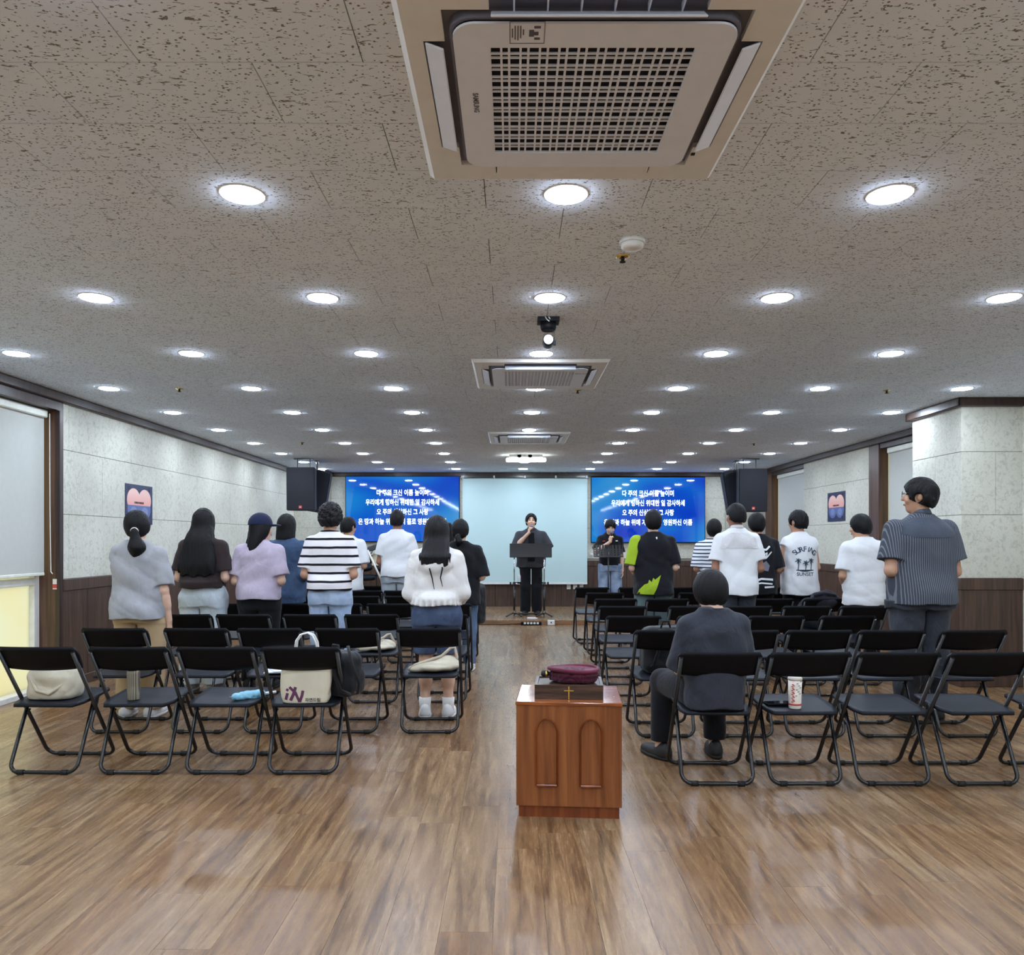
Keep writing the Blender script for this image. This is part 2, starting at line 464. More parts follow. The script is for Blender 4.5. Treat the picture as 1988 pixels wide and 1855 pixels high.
def ell(c, r, R=None):
    c = np.array(c, float); r = np.array(r, float)
    def fn(X, Y, Z):
        x, y, z = X - c[0], Y - c[1], Z - c[2]
        if R is not None:
            x, y, z = (R[0][0] * x + R[1][0] * y + R[2][0] * z, R[0][1] * x + R[1][1] * y + R[2][1] * z, R[0][2] * x + R[1][2] * y + R[2][2] * z)
        k0 = np.sqrt((x / r[0]) ** 2 + (y / r[1]) ** 2 + (z / r[2]) ** 2); k1 = np.sqrt((x / r[0] ** 2) ** 2 + (y / r[1] ** 2) ** 2 + (z / r[2] ** 2) ** 2)
        return k0 * (k0 - 1) / np.maximum(k1, 1e-6)
    m = r if R is None else np.full(3, r.max())
    return fn, c - m, c + m
def loft(zs, A, B, CX=None, CY=None, n=2.3, wav=None):
    zs = np.array(zs, float); A = np.array(A, float); B = np.array(B, float)
    CX = np.zeros(len(zs)) if CX is None else np.array(CX, float); CY = np.zeros(len(zs)) if CY is None else np.array(CY, float)
    zf = np.linspace(zs[0], zs[-1], 200)
    def sm(v):
        y = np.interp(zf, zs, v); k = 13; ye = np.concatenate([np.full(k, y[0]), y, np.full(k, y[-1])])
        return np.convolve(ye, np.ones(2 * k + 1) / (2 * k + 1), 'valid')
    a_, b_, x_, y_ = sm(A), sm(B), sm(CX), sm(CY)
    def fn(X, Y, Z):
        a, b, cx, cy = (np.interp(Z, zf, q) for q in (a_, b_, x_, y_))
        m = np.minimum(a, b)
        xx = X - cx; yy = Y - cy
        if wav is not None:
            an = np.arctan2(yy / b, xx / a); f = 1 + wav(an, Z); a = a * f; b = b * f
        d = ((np.abs(xx / a) ** n + np.abs(yy / b) ** n) ** (1.0 / n) - 1) * m
        return np.maximum(d, np.maximum(Z - zs[-1], zs[0] - Z))
    mA, mB = A.max() * 1.15, B.max() * 1.15
    return fn, np.array([CX.min() - mA, CY.min() - mB, zs[0]]), np.array([CX.max() + mA, CY.max() + mB, zs[-1]])
def rbox(c, hs, r, R=None):
    c = np.array(c, float); hs = np.array(hs, float) - r
    def fn(X, Y, Z):
        x, y, z = X - c[0], Y - c[1], Z - c[2]
        if R is not None:
            x, y, z = (R[0][0] * x + R[1][0] * y + R[2][0] * z, R[0][1] * x + R[1][1] * y + R[2][1] * z, R[0][2] * x + R[1][2] * y + R[2][2] * z)
        qx, qy, qz = np.abs(x) - hs[0], np.abs(y) - hs[1], np.abs(z) - hs[2]
        return np.sqrt(np.maximum(qx, 0) ** 2 + np.maximum(qy, 0) ** 2 + np.maximum(qz, 0) ** 2) + np.minimum(np.maximum(qx, np.maximum(qy, qz)), 0) - r
    m = hs + r if R is None else np.full(3, np.linalg.norm(hs + r))
    return fn, c - m, c + m

# ================================================================== THE ROOM
def struct(o): o['kind'] = 'structure'; return o
def proj_area(x0, x1, y0, y1, z):
    """picture area of a horizontal piece, 0 when out of frame"""
    y0 = max(y0, 0.3)
    if y1 <= 0.35: return 0
    pts = []
    for x, y in ((x0, y0), (x1, y0), (x1, y1), (x0, y1)):
        pts.append((994 + x / y * FPX, HORIZON - (z - CAM_Z) / y * FPX))
    xs = [min(max(p[0], 0), IMG_W) for p in pts]; ys = [min(max(p[1], 0), IMG_H) for p in pts]
    return 0.5 * abs(sum(xs[i] * ys[(i + 1) % 4] - xs[(i + 1) % 4] * ys[i] for i in range(4)))
def pieces(parent, name, rects, z0, z1, mat, keep, up):
    rects = sorted(rects, key=lambda r: -proj_area(*r, z1 if up else z0))
    for r in rects[:keep]:
        c = ((r[0] + r[1]) / 2, (r[2] + r[3]) / 2, (z0 + z1) / 2)
        O(name, box_mesh(r[1] - r[0], r[3] - r[2], z1 - z0), mat, parent, c)
    mb = MB()
    for r in rects[keep:]:
        mb.box(((r[0] + r[1]) / 2, (r[2] + r[3]) / 2, (z0 + z1) / 2), (r[1] - r[0], r[3] - r[2], z1 - z0))
    o = O(name + '_field', mb.mesh(name + '_field', fix=False), mat, parent); o['kind'] = 'stuff'

# --- ceiling: staggered 0.3 x 0.6 m acoustic tiles
ceiling = struct(box('ceiling', (XL - .3, YB - .1, CEIL + .012), (XR + .3, YF + .1, CEIL + .15), 'ceil_back'))
ceiling.location; tiles = []
k0 = int(math.floor((YB - 2.05) / 0.3))
g = 0.0015
y = 2.05 + k0 * 0.3; row = k0
while y < YF:
    x = -0.7 - 6.0 + (0.3 if row % 2 else 0.0)
    while x < XR:
        r = [max(x, XL - .25) + g, min(x + .6, XR + .25) - g, max(y, YB) + g, min(y + .3, YF) - g]
        if r[1] - r[0] > .02 and r[3] - r[2] > .02: tiles.append(r)
        x += .6
    y += .3; row += 1
def rel(parent, fn):
    fn(); 
holder = struct(O('ceiling_tiles', None)) if False else ceiling
def to_parent(o, p):
    o.parent = p; o.matrix_parent_inverse = p.matrix_basis.inverted()
pieces(None, 'ceiling_tile', tiles, CEIL, CEIL + .0125, 'tile', 300, False)
for o in list(COL.objects):
    if o.name.startswith('ceiling_tile'): to_parent(o, ceiling)

# --- floor: vinyl planks running towards the stage
floor = struct(box('floor', (XL - .3, YB - .1, -.10), (XR + .3, YF + .1, -.004), 'floor_gap'))
planks = []; W_, L_ = .182, 1.22; x = XL - .3; c = 0
while x < XR + .2:
    y = YB - .1 - random.uniform(0, L_)
    while y < 12.1:
        r = [x + .0004, x + W_ - .0004, max(y, YB - .1) + .0004, min(y + L_, 12.1) - .0004]
        if r[3] - r[2] > .03: planks.append(r)
        y += L_
    x += W_
pieces(None, 'plank', planks, -.004, 0.0, 'floor', 300, True)
for o in list(COL.objects):
    if o.name.startswith('plank'): to_parent(o, floor)
stage = struct(box('floor_stage', (XL, 11.97, .001), (XR, YF, .073), 'floor', bev=.004))
MAT['riser'] = wood('stage_riser', rgb(120, 88, 60), rgb(140, 104, 72), rgb(156, 118, 84), (3, 30, 40), .4)
rs = box('riser_board', (XL, 11.955, .001), (XR, 11.97, .06), 'riser'); to_parent(rs, stage)

# --- walls
ROWS = (.98, 1.552, 2.122, CEIL)
def boards(parent, axis, u0, u1, face, nrm, L=1.2, phase=0.0, rows=ROWS, t=.012):
    for ri in range(len(rows) - 1):
        z0, z1 = rows[ri] + .002, rows[ri + 1] - .002
        u = u0 - ((phase + (L / 2 if ri % 2 == 0 else 0)) % L)
        while u < u1:
            a, b = max(u, u0) + .0015, min(u + L, u1) - .0015
            if b - a > .01:
                f0, f1 = (face - t * nrm, face)
                lo = (min(f0, f1), a, z0) if axis == 'y' else (a, min(f0, f1), z0)
                hi = (max(f0, f1), b, z1) if axis == 'y' else (b, max(f0, f1), z1)
                to_parent(box('board', lo, hi, 'board', bev=.0015), parent)
            u += L
def wainscot(parent, axis, u0, u1, face, nrm, w=.385, top=.98):
    def bx(name, a, b, z0, z1, d0, d1, bev=.002):
        f0, f1 = face + d0 * nrm, face + d1 * nrm
        lo = (min(f0, f1), a, z0) if axis == 'y' else (a, min(f0, f1), z0)
        hi = (max(f0, f1), b, z1) if axis == 'y' else (b, max(f0, f1), z1)
        to_parent(box(name, lo, hi, 'wains', bev=bev), parent)
    bx('top_rail', u0, u1, top - .105, top, -.012, .018, .004)
    bx('base_rail', u0, u1, 0.0, .09, -.012, .018, .004)
    n = max(1, round((u1 - u0) / w)); s = (u1 - u0) / n
    for i in range(n):
        bx('panel', u0 + i * s + .002, u0 + (i + 1) * s - .002, .09, top - .105, -.012, .008, .003)
def crown(i, axis, u0, u1, face, nrm, mat='dark_wood'):
    h = .078; d = .05
    lo = (min(face, face + d * nrm), u0, CEIL - h) if axis == 'y' else (u0, min(face, face + d * nrm), CEIL - h)
    hi = (max(face, face + d * nrm), u1, CEIL) if axis == 'y' else (u1, max(face, face + d * nrm), CEIL)
    o = struct(box('trim_%d' % i, lo, hi, mat, bev=.008)); return o
# left wall
wl = struct(box('wall_left', (XL - .30, 6.68, 0), (XL - .013, YF, CEIL + .01), 'wall_core'))
boards(wl, 'y', 6.70, 13.82, XL, 1, 1.11, .45)
wainscot(wl, 'y', 6.70, 13.82, XL, 1)
wl2 = struct(box('wall_left_rear', (XL - .30, YB, 0), (XL, 3.0, CEIL + .01), 'board'))
crown(1, 'y', YB, YF, XL, 1)
# left window bay: a deep reveal lined with dark wood
hd = struct(box('trim_2', (XL - .30, 3.0, 2.452), (XL + .012, 6.70, CEIL - .04), 'dark_wood'))
jl = struct(box('trim_3', (XL - .26, 6.655, 0), (XL - .012, 6.681, 2.452), 'jamb'))
jc = struct(box('trim_4', (XL - .03, 6.65, 0), (XL + .012, 6.705, 2.46), 'dark_wood', bev=.004))
w1 = struct(O('window_1', None, loc=(XL - .20, 4.84, 0)))
def wpart(p, name, lo, hi, mat, bev=.003):
    o = box(name, lo, hi, mat, bev=bev); to_parent(o, p); return o
wpart(w1, 'window_frame', (XL - .25, 6.585, 0.0), (XL - .17, 6.655, 1.05), 'white_frame')
wpart(w1, 'window_frame', (XL - .25, 3.0, .935), (XL - .165, 6.585, 1.0), 'white_frame')
wpart(w1, 'window_frame', (XL - .26, 3.0, 0.0), (XL - .12, 6.585, .045), 'white_frame')
wpart(w1, 'window_frame', (XL - .25, 4.80, .045), (XL - .18, 4.86, .935), 'white_frame')
wpart(w1, 'pane', (XL - .225, 3.0, .04), (XL - .215, 6.60, .94), 'frost', 0)
wpart(w1, 'pane', (XL - .225, 3.0, .99), (XL - .215, 6.655, 2.46), 'frost', 0)
def blind(label, lo, hi, ax_face, rail_d, cord=None):
    r = thing('roller_blind', label, 'blind', ((lo[0] + hi[0]) / 2, (lo[1] + hi[1]) / 2, lo[2]))
    for nm, a, b, m, bv in (('fabric', lo, hi, 'blind', 0), ('head_rail', (lo[0] - .03, lo[1], hi[2] - .02), (hi[0] + .035, hi[1], hi[2] + .045), 'blind_rail', .008),
                            ('bottom_bar', (lo[0] - .006, lo[1], lo[2] - .012), (hi[0] + .006, hi[1], lo[2] + .014), 'blind_rail', .004)):
        o = box(nm, a, b, m, bev=bv); to_parent(o, r)
    if cord:
        o = MB().tube(cord, .004, 6).build('pull_cord', 'white_plastic'); to_parent(o, r)
    return r
blind('pale roller blind drawn over the tall window beside the dark wood jamb', (XL - .10, 3.02, 1.03), (XL - .096, 6.60, 2.40), 0, 0,
      [(XL - .06, 6.62, 2.42), (XL - .06, 6.625, 1.6), (XL - .055, 6.63, 1.05), (XL - .04, 6.63, 1.03)])
o = box('warning_tag', (XL - .05, 6.648, .895), (XL - .015, 6.654, .985), 'white_plastic'); tag(o, 'small red and white tag stuck on the window jamb', 'tag')
MAT['red'] = plain('red_print', rgb(196, 70, 60), .6)
o2 = box('red_band', (XL - .051, 6.6465, .905), (XL - .014, 6.648, .94), 'red'); to_parent(o2, o)

# front wall
wf = struct(box('wall_front', (XL - .3, YF + .013, 0), (XR + .3, YF + .25, CEIL + .01), 'wall_core'))
boards(wf, 'x', -3.42, 4.03, YF, -1, 1.2, .3)
wainscot(wf, 'x', -3.42, 4.03, YF, -1, .6, .94)
crown(5, 'x', -3.42, 4.03, YF, -1)
def corner_column(name, x0, x1, side_x, nrm, ci):
    c = struct(box(name, (x0 + .013, 13.833, 0), (x1 - .013, YF + .013, CEIL), 'wall_core'))
    boards(c, 'x', x0, x1, 13.82, -1, 1.2, .6); wainscot(c, 'x', x0, x1, 13.82, -1, .3)
    boards(c, 'y', 13.82, YF, side_x, nrm, 1.2, .6); wainscot(c, 'y', 13.82, YF, side_x, nrm, .3)
    crown(ci, 'x', x0, x1, 13.82, -1); crown(ci + 1, 'y', 13.77, YF, side_x, nrm)
corner_column('wall_column_left', XL, -3.42, -3.42, 1, 6)
corner_column('wall_column_right', 4.03, XR, 4.03, -1, 8)

# right wall with two blinded windows
wr = struct(box('wall_right', (XR + .013, 9.62, 0), (XR + .30, 12.04, CEIL + .01), 'wall_core'))
boards(wr, 'y', 9.80, 12.04, XR, -1, 1.2, .4); wainscot(wr, 'y', 7.72, 13.82, XR, -1)
for i, (a, b) in enumerate(((7.72, 9.60), (12.04, 13.52))):
    s = struct(box('wall_right_sill', (XR + .013, a, 0), (XR + .3, b, .98), 'wall_core'))
    h = struct(box('wall_right_head', (XR, a, 2.47), (XR + .3, b, CEIL + .01), 'dark_wood'))
    w = struct(O('window_%d' % (i + 2), None, loc=(XR + .15, (a + b) / 2, .98)))
    wpart(w, 'window_sill', (XR - .01, a, .965), (XR + .3, b, .99), 'jamb')
    wpart(w, 'pane', (XR + .105, a, .98), (XR + .112, b, 2.48), 'frost', 0)
    wpart(w, 'window_frame', (XR + .115, a, .98), (XR + .16, a + .03, 2.48), 'white_frame')
    wpart(w, 'window_frame', (XR + .115, (a + b) / 2 - .03, .98), (XR + .16, (a + b) / 2 + .03, 2.48), 'white_frame')
    blind(('pale roller blind on the window between the poster and the corner by the speakers', 'pale roller blind half hidden by the square column')[1 - i],
          (XR + .07, a + .01, 1.0), (XR + .074, b - .15, 2.42), 0, 0)
struct(box('trim_10', (XR - .012, 9.55, 0), (XR + .3, 9.82, 2.53), 'jamb', bev=.004))
struct(box('trim_11', (XR - .012, 13.50, 0), (XR + .3, 13.835, 2.53), 'jamb', bev=.004))
crown(12, 'y', 7.72, 13.82, XR, -1)
wr2 = struct(box('wall_right_rear', (XR, YB, 0), (XR + .3, 6.89, CEIL + .01), 'board'))
struct(box('wall_right_end', (XR + .013, 13.82, 0), (XR + .30, YF, CEIL + .01), 'wall_core'))
# square column on the right
pc = struct(box('wall_pillar_right', (4.063, 6.893, 0), (XR + .3, 7.71, CEIL), 'wall_core'))
boards(pc, 'y', 6.88, 7.72, 4.05, -1, .85, .425); wainscot(pc, 'y', 6.88, 7.72, 4.05, -1, .42)
boards(pc, 'x', 4.05, XR + .05, 6.88, -1, .62, .31); wainscot(pc, 'x', 4.03, XR + .05, 6.88, -1, .6)
crown(13, 'y', 6.83, 7.77, 4.05, -1); crown(14, 'x', 4.0, XR, 6.88, -1); crown(15, 'x', 4.0, XR, 7.72, 1)
# wall behind the camera
wb = struct(box('wall_rear', (XL - .3, YB - .25, 0), (XR + .3, YB, CEIL + .01), 'board'))

# ================================================================== CEILING LIGHTS
def disc_mesh(r, n=28, dz=.004):
    return MB().lathe([(r * .3, -dz), (r * .75, -dz * .9), (r * .96, -dz * .55), (r, 0)], n).mesh('diffuser', True)
dm = disc_mesh(.078, 28, .011)
rm = MB().lathe([(.078, 0), (.079, -.004), (.083, -.003), (.085, 0)], 28).mesh('rim', True)
ORD = ['first', 'second', 'third', 'fourth', 'fifth', 'sixth', 'seventh', 'eighth', 'ninth', 'tenth']
ROWY = [2.83 + 1.204 * i for i in range(10)]; ROWY[9] = 13.66
rows = [(i, ROWY[i]) for i in range(10)] + [(-1 - j, 2.83 - 1.204 * (j + 1)) for j in range(5)]
for ri, yy in rows:
    for ci in range(7):
        xx = -3.4 + 1.2 * ci
        if ci == 3 and ri in (-1, 6, 7): continue
        if ri == -1 and ci in (3,): continue
        if ri >= 0: lab = 'round white ceiling downlight, %s from the window wall, %s row counted towards the stage' % (ORD[ci], ORD[ri])
        else: lab = 'round white ceiling downlight behind the viewpoint, %s from the window wall, %s row back' % (ORD[ci], ORD[-ri - 1])
        t = thing('ceiling_light', lab, 'light', (xx, yy, CEIL), 0, 'round ceiling downlights')
        O('rim', rm, 'lamp_rim', t); O('diffuser', dm, 'lamp', t)

# ================================================================== CEILING AIR CONDITIONERS
def rrect(hw, hh, r, n=6):
    pts = []
    for cx, cy, a0 in ((hw - r, hh - r, 0), (-hw + r, hh - r, PI / 2), (-hw + r, -hh + r, PI), (hw - r, -hh + r, 1.5 * PI)):
        for i in range(n + 1):
            a = a0 + PI / 2 * i / n; pts.append((cx + r * math.cos(a), cy + r * math.sin(a)))
    return pts
def prism(pts, z0, z1, hole=None):
    mb = MB(); n = len(pts)
    if hole is None:
        V = [(x, y, z0) for x, y in pts] + [(x, y, z1) for x, y in pts]
        F = [tuple(range(n)), tuple(range(2 * n - 1, n - 1, -1))] + [(i, (i + 1) % n, n + (i + 1) % n, n + i) for i in range(n)]
    else:
        V = [(x, y, z) for z in (z0, z1) for x, y in pts] + [(x, y, z) for z in (z0, z1) for x, y in hole]
        F = []
        for i in range(n):
            j = (i + 1) % n
            F += [(i, j, n + j, n + i), (2 * n + i, 3 * n + i, 3 * n + j, 2 * n + j), (i, 2 * n + i, 2 * n + j, j), (n + i, n + j, 3 * n + j, 3 * n + i)]
    return mb.add(V, F)
def air_conditioner(label, yc, detailed, logo_side, open_vane):
    """four-way cassette; local origin on the ceiling plane, hanging down"""
    t = thing('ceiling_air_conditioner', label, 'air conditioner', (.205, yc, CEIL), 0, 'ceiling cassettes along the centre line')
    e = .475; zf = -.022
    fr = MB()
    xs = [-e, -.43, -.375, -.26, .26, .375, .43, e]
    for i in range(7):
        for j in range(7):
            slot = (i in (1, 5) and j == 3) or (j in (1, 5) and i == 3)
            if 2 <= i <= 4 and 2 <= j <= 4: continue
            if slot: continue
            x0, x1, y0, y1 = xs[i], xs[i + 1], xs[j], xs[j + 1]
            fr.box(((x0 + x1) / 2, (y0 + y1) / 2, zf / 2 - .002), (x1 - x0, y1 - y0, -zf - .004))
    # sloping outer rim
    a, b = e, e + .018
    for sx, sy in ((1, 0), (-1, 0), (0, 1), (0, -1)):
        if sx: fr.add([(sx * a, -a, zf), (sx * a, a, zf), (sx * b, b, -.001), (sx * b, -b, -.001)], [(0, 1, 2, 3)])
        else: fr.add([(-a, sy * a, zf), (a, sy * a, zf), (b, sy * b, -.001), (-b, sy * b, -.001)], [(0, 1, 2, 3)])
    fr.build('outer_frame', 'ac_cream', t)
    bk = MB(); bk.box((0, 0, -.004), (.90, .90, .006)); bk.build('housing', 'ac_inside', t)
    # centre panel with seam and intake opening
    P = rrect(.352, .352, .055, 7); Q = rrect(.360, .360, .06, 7); G = .262
    sq = [(max(-G, min(G, x * 5)), max(-G, min(G, y * 5))) for x, y in P]
    prism(Q, -.030, -.006, P).build('panel_seam', 'ac_seam', t)
    prism(P, -.040, -.034, sq).build('intake_panel', 'ac_white', t)
    bx = MB(); bx.box((0, 0, -.0095), (.56, .56, .004)); bx.build('filter', 'ac_dark', t)
    nb_x, nb_y = 22, 23
    bw = .006
    mv, mh = box_mesh(bw, 2 * G, .004), box_mesh(2 * G, bw, .004)
    wd = [.030, .020] * 12
    if detailed:
        xg = -G; k = 0
        tot = sum([.028 if i % 2 == 0 else .019 for i in range(21)]); sc = 2 * G / tot
        for k in range(22):
            O('grille_bar', mv, 'ac_white', t, (xg, 0, -.034))
            xg += (.028 if k % 2 == 0 else .019) * sc
        yg = -G; tot = sum([.028 if i % 2 == 0 else .018 for i in range(21)]); sc = 2 * G / tot
        for k in range(22):
            O('grille_bar', mh, 'ac_white', t, (0, yg, -.0345 if k % 2 else -.033))
            yg += (.028 if k % 2 == 0 else .018) * sc
    else:
        mb = MB()
        for k in range(22): mb.box((-G + 2 * G * k / 21, 0, -.034), (bw * (1.6 if k % 2 else 1), 2 * G, .014))
        for k in range(22): mb.box((0, -G + 2 * G * k / 21, -.033), (2 * G, bw, .012))
        mb.build('grille', 'ac_white', t)
    # air vanes
    vm = box_mesh(.050, .51, .006, .002); vmh = box_mesh(.51, .050, .006, .002)
    O('vane', vm, 'ac_white', t, (-.402, 0, -.030), (0, .35, 0)); O('vane', vm, 'ac_white', t, (.402, 0, -.030), (0, -.35, 0))
    O('vane', vmh, 'ac_white', t, (0, -.383, -.038), (.75, 0, 0)); O('vane', vmh, 'ac_cream', t, (0, .402, -.023))
    if detailed:
        fm = box_mesh(.004, .05, .02)
        for k in range(6): O('air_fin', fm, 'ac_white', t, (-.2 + .08 * k, -.40, -.016))
        s = O('status_sensor', box_mesh(.012, .012, .004), 'ac_dark', t, (.385, .30, -.024))
        # service sticker: frame, diagram and print lines
        st = MB(); zk = -.0405
        for c, s_ in (((-.1675, -.36, zk), (.085, .0016, .0006)), ((-.1675, -.28, zk), (.085, .0016, .0006)), ((-.21, -.32, zk), (.0016, .08, .0006)), ((-.125, -.32, zk), (.0016, .08, .0006))): st.box(c, s_)
        for k, (y0, y1) in enumerate(((-.335, -.302), (-.345, -.295), (-.345, -.292), (-.345, -.30), (-.332, -.312))):
            st.box((-.204 + .0068 * k, (y0 + y1) / 2, zk), (.003, y1 - y0, .0006))
        st.box((-.157, -.318, zk), (.012, .024, .0006)); st.box((-.146, -.317, zk), (.012, .012, .0006)); st.box((-.143, -.340, zk), (.016, .008, .0006)); st.box((-.143, -.298, zk), (.014, .008, .0006))
        st.build('service_sticker', 'ink', t)
    me = text_mesh('SAMSUNG', .021 if detailed else .030, .0005)
    me.transform(Matrix.Rotation(-PI / 2, 4, 'X'))          # back to XY
    if logo_side == 'left': M = Matrix.Translation((-.3075, -.02, -.0408)) @ Matrix.Rotation(PI / 2, 4, 'Z') @ Matrix.Diagonal((1, -1, 1, 1))
    else: M = Matrix.Translation((.30, -.19, -.0408)) @ Matrix.Diagonal((1, -1, 1, 1))
    me.transform(M); O('maker_lettering', me, 'ink', t)
    return t
air_conditioner('large cream ceiling air conditioner overhead, closest to the viewpoint', 2.19, True, 'left', True)
air_conditioner('middle ceiling air conditioner, just past the black ceiling camera', 5.885, False, 'right', True)
air_conditioner('smallest looking ceiling air conditioner, nearest the bright stage batten', 9.50, False, 'right', True)

# --- small ceiling fittings
t = thing('smoke_detector', 'round white smoke detector on the ceiling', 'detector', (.515, 3.27, CEIL))
MB().lathe([(.055, 0), (.055, -.012), (.052, -.014)], 28).build('base', 'white_plastic', t, smooth=True)
MB().lathe([(.048, -.014), (.048, -.026), (.038, -.036), (.012, -.037)], 28).build('cap', 'white_plastic', t, smooth=True)
spr = thing('sprinkler_head', 'brass sprinkler head with a wide flange beside the smoke detector', 'sprinkler', (.50, 3.45, CEIL), 0, 'sprinkler heads')
MB().lathe([(.032, 0), (.030, -.004), (.016, -.008)], 20).build('flange', 'brass', spr, smooth=True)
MB().lathe([(.008, -.006), (.008, -.022), (.014, -.024), (.014, -.027)], 12).build('nozzle', 'rubber', spr, smooth=True)
for (px, d, lab) in ((-2.81, 6.45, 'tiny dark sprinkler above the poster by the window wall'), (3.20, 6.52, 'tiny dark sprinkler near the square column'), (.56, 6.52, 'tiny dark sprinkler just past the middle air conditioner'), (-2.75, 10.0, 'tiny dark sprinkler near the speakers by the window wall'), (3.2, 10.1, 'tiny dark sprinkler before the speakers by the blinds')):
    s = copy_tree(spr); s.location = (px, d, CEIL); s['label'] = lab
t = thing('ceiling_camera', 'black camera on a ceiling bracket with a round pale lens', 'camera', (.21, 4.42, CEIL))
box_m = MB(); box_m.box((0, 0, -.012), (.125, .10, .024)); box_m.build('mount_plate', 'black_plastic', t)
MB().lathe([(.046, -.024), (.046, -.055), (.038, -.070)], 24).build('swivel', 'black_plastic', t, smooth=True)
MB().tube([(.034, 0, -.06), (.034, 0, -.135)], .004, 8).tube([(.026, 0, -.06), (.026, 0, -.135)], .003, 8).build('bracket', 'chrome', t)
MB().lathe([(.030, 0), (.032, .01), (.032, .09), (.026, .10)], 24, Matrix.Translation((0, -.02, -.125)) @ Matrix.Rotation(-PI / 2, 4, 'X')).build('body', 'black_plastic', t, smooth=True)
MB().lathe([(.027, -.003), (.027, 0)], 24, Matrix.Translation((0, -.02, -.125)) @ Matrix.Rotation(-PI / 2, 4, 'X')).build('lens', 'lamp_rim', t)
mb = MB(); mb.box((.036, .0, -.14), (.016, .02, .025)); mb.build('clamp', 'black_plastic', t)
mb = MB(); mb.tube([(-.02, -.052, -.002), (-.01, -.056, -.02), (.004, -.054, -.03)], .003, 6).tube([(.0, -.052, -.004), (.008, -.056, -.018)], .003, 6); mb.build('cable', 'white_plastic', t)
t = thing('stage_batten', 'bright horizontal batten light under the ceiling before the screen', 'light', (.21, 11.45, CEIL))
mb = MB(); mb.box((0, 0, -.02), (.50, .10, .04)); mb.build('housing', 'white_plastic', t)
MAT['batten'] = emit('batten_tube', (1.0, 1.0, .92, 1), 14.0)
o = O('diffuser', box_mesh(.60, .07, .06, .02, 3), 'batten', t, (0, 0, -.075))
mb = MB(); mb.lathe([(.03, -.03), (.03, 0)], 16, Matrix.Translation((-.10, -.05, -.02)) @ Matrix.Rotation(PI / 2, 4, 'X')).lathe([(.03, -.03), (.03, 0)], 16, Matrix.Translation((.06, -.05, -.02)) @ Matrix.Rotation(PI / 2, 4, 'X')); mb.build('lamp_holder', 'chrome', t)

# ================================================================== FRONT WALL: SCREENS
def screen_material(name, seed):
    m, nt, bs = new_mat(name)
    v = coords(nt, 'Object', scale=(.55, 1, .9), loc=(seed, 0, 0))
    f = noise(nt, v, 1.2, 1, 0.4, 0.8)
    tc = N(nt, 'ShaderNodeTexCoord'); sp = N(nt, 'ShaderNodeSeparateXYZ'); nt.links.new(tc.outputs['Object'], sp.inputs[0])
    dg = math_(nt, 'ADD', math_(nt, 'MULTIPLY', sp.outputs['X'], .16), math_(nt, 'MULTIPLY', sp.outputs['Z'], -.30))
    f2 = math_(nt, 'ADD', f, math_(nt, 'MULTIPLY', math_(nt, 'ABSOLUTE', dg), .55))
    c = ramp(nt, f2, [(0.38, rgb(10, 70, 232)), (0.55, rgb(14, 110, 246)), (0.75, rgb(30, 160, 255)), (0.95, rgb(70, 180, 255))])
    bs.inputs['Base Color'].default_value = (.002, .003, .01, 1); bs.inputs['Roughness'].default_value = .04
    bs.inputs['Specular IOR Level'].default_value = .6
    nt.links.new(c, bs.inputs['Emission Color']); bs.inputs['Emission Strength'].default_value = .62
    return m
MAT['lyric'] = emit('lyric_white', (.86, .97, 1, 1), .95)
LYR = [('다 주의 크신 이름 높이며', .300), ('우리에게 행하신 위대한 일 감사하세', .118), ('오 주의 신실하신 그 사랑', -.062), ('온 땅과 하늘 위에 계셔 홀로 영원하신 이름', -.245)]
LYW = [.97, 1.38, .97, 1.66]
def tv(label, xc, zc, seed):
    t = thing('wall_screen', label, 'screen', (xc, 14.36, zc), 0, 'large wall screens')
    mb = MB(); mb.box((0, .03, 0), (2.15, .05, 1.245)); mb.build('casing', 'black_plastic', t)
    O('display', box_mesh(2.125, .006, 1.215), screen_material('display_%d' % seed, seed * 3.7), t, (0, .002, 0))
    for (s, z), w in zip(LYR, LYW):
        me = text_mesh(s, .125, .0032)
        xs = [v.co.x for v in me.vertices]; k = w / (max(xs) - min(xs)); me.transform(Matrix.Diagonal((k, 1, 1.0, 1)))
        O('lyric_line', me, 'lyric', t, (0, -.003, z))
    return t
tv('wall screen with blue lyrics slide nearest the drum kit', -2.06, 1.915, 1)
tv('wall screen with blue lyrics slide behind the singer in a black polo', 2.56, 1.90, 2)
MAT['screen_fabric'] = plain('projection_fabric', rgb(196, 224, 226), .8, var=.015, vscale=2)
t = thing('projection_screen', 'pale projection screen pulled down between the two blue screens', 'screen', (.243, 14.34, .516))
mb = MB(); mb.box((0, 0, .985), (2.34, .004, 1.97)); mb.build('fabric', 'screen_fabric', t)
mb = MB(); mb.box((0, .02, 2.005), (2.40, .05, .035)); mb.build('top_rail', 'black_metal', t)
for k in range(5): O('bracket', box_mesh(.03, .06, .05, .004), 'white_plastic', t, (-1.16 + .58 * k, .015, 2.0))
mb = MB(); mb.box((0, 0, .0), (2.34, .02, .035)); mb.build('bottom_bar', 'white_plastic', t)
for i, xx in enumerate((1.07, 1.19, 1.31)):
    t = thing('wall_outlet', 'white wall socket plate, %s from the projection screen corner' % ('third', 'second', 'nearest')[i], 'socket', (xx, 14.40, .45), 0, 'wall sockets below the screen')
    O('plate', box_mesh(.075, .012, .10, .004), 'white_plastic', t); O('socket', MB().lathe([(.02, 0), (.02, .008)], 12, Matrix.Rotation(PI / 2, 4, 'X')).mesh('socket'), 'lamp_rim', t, (0, -.004, 0))
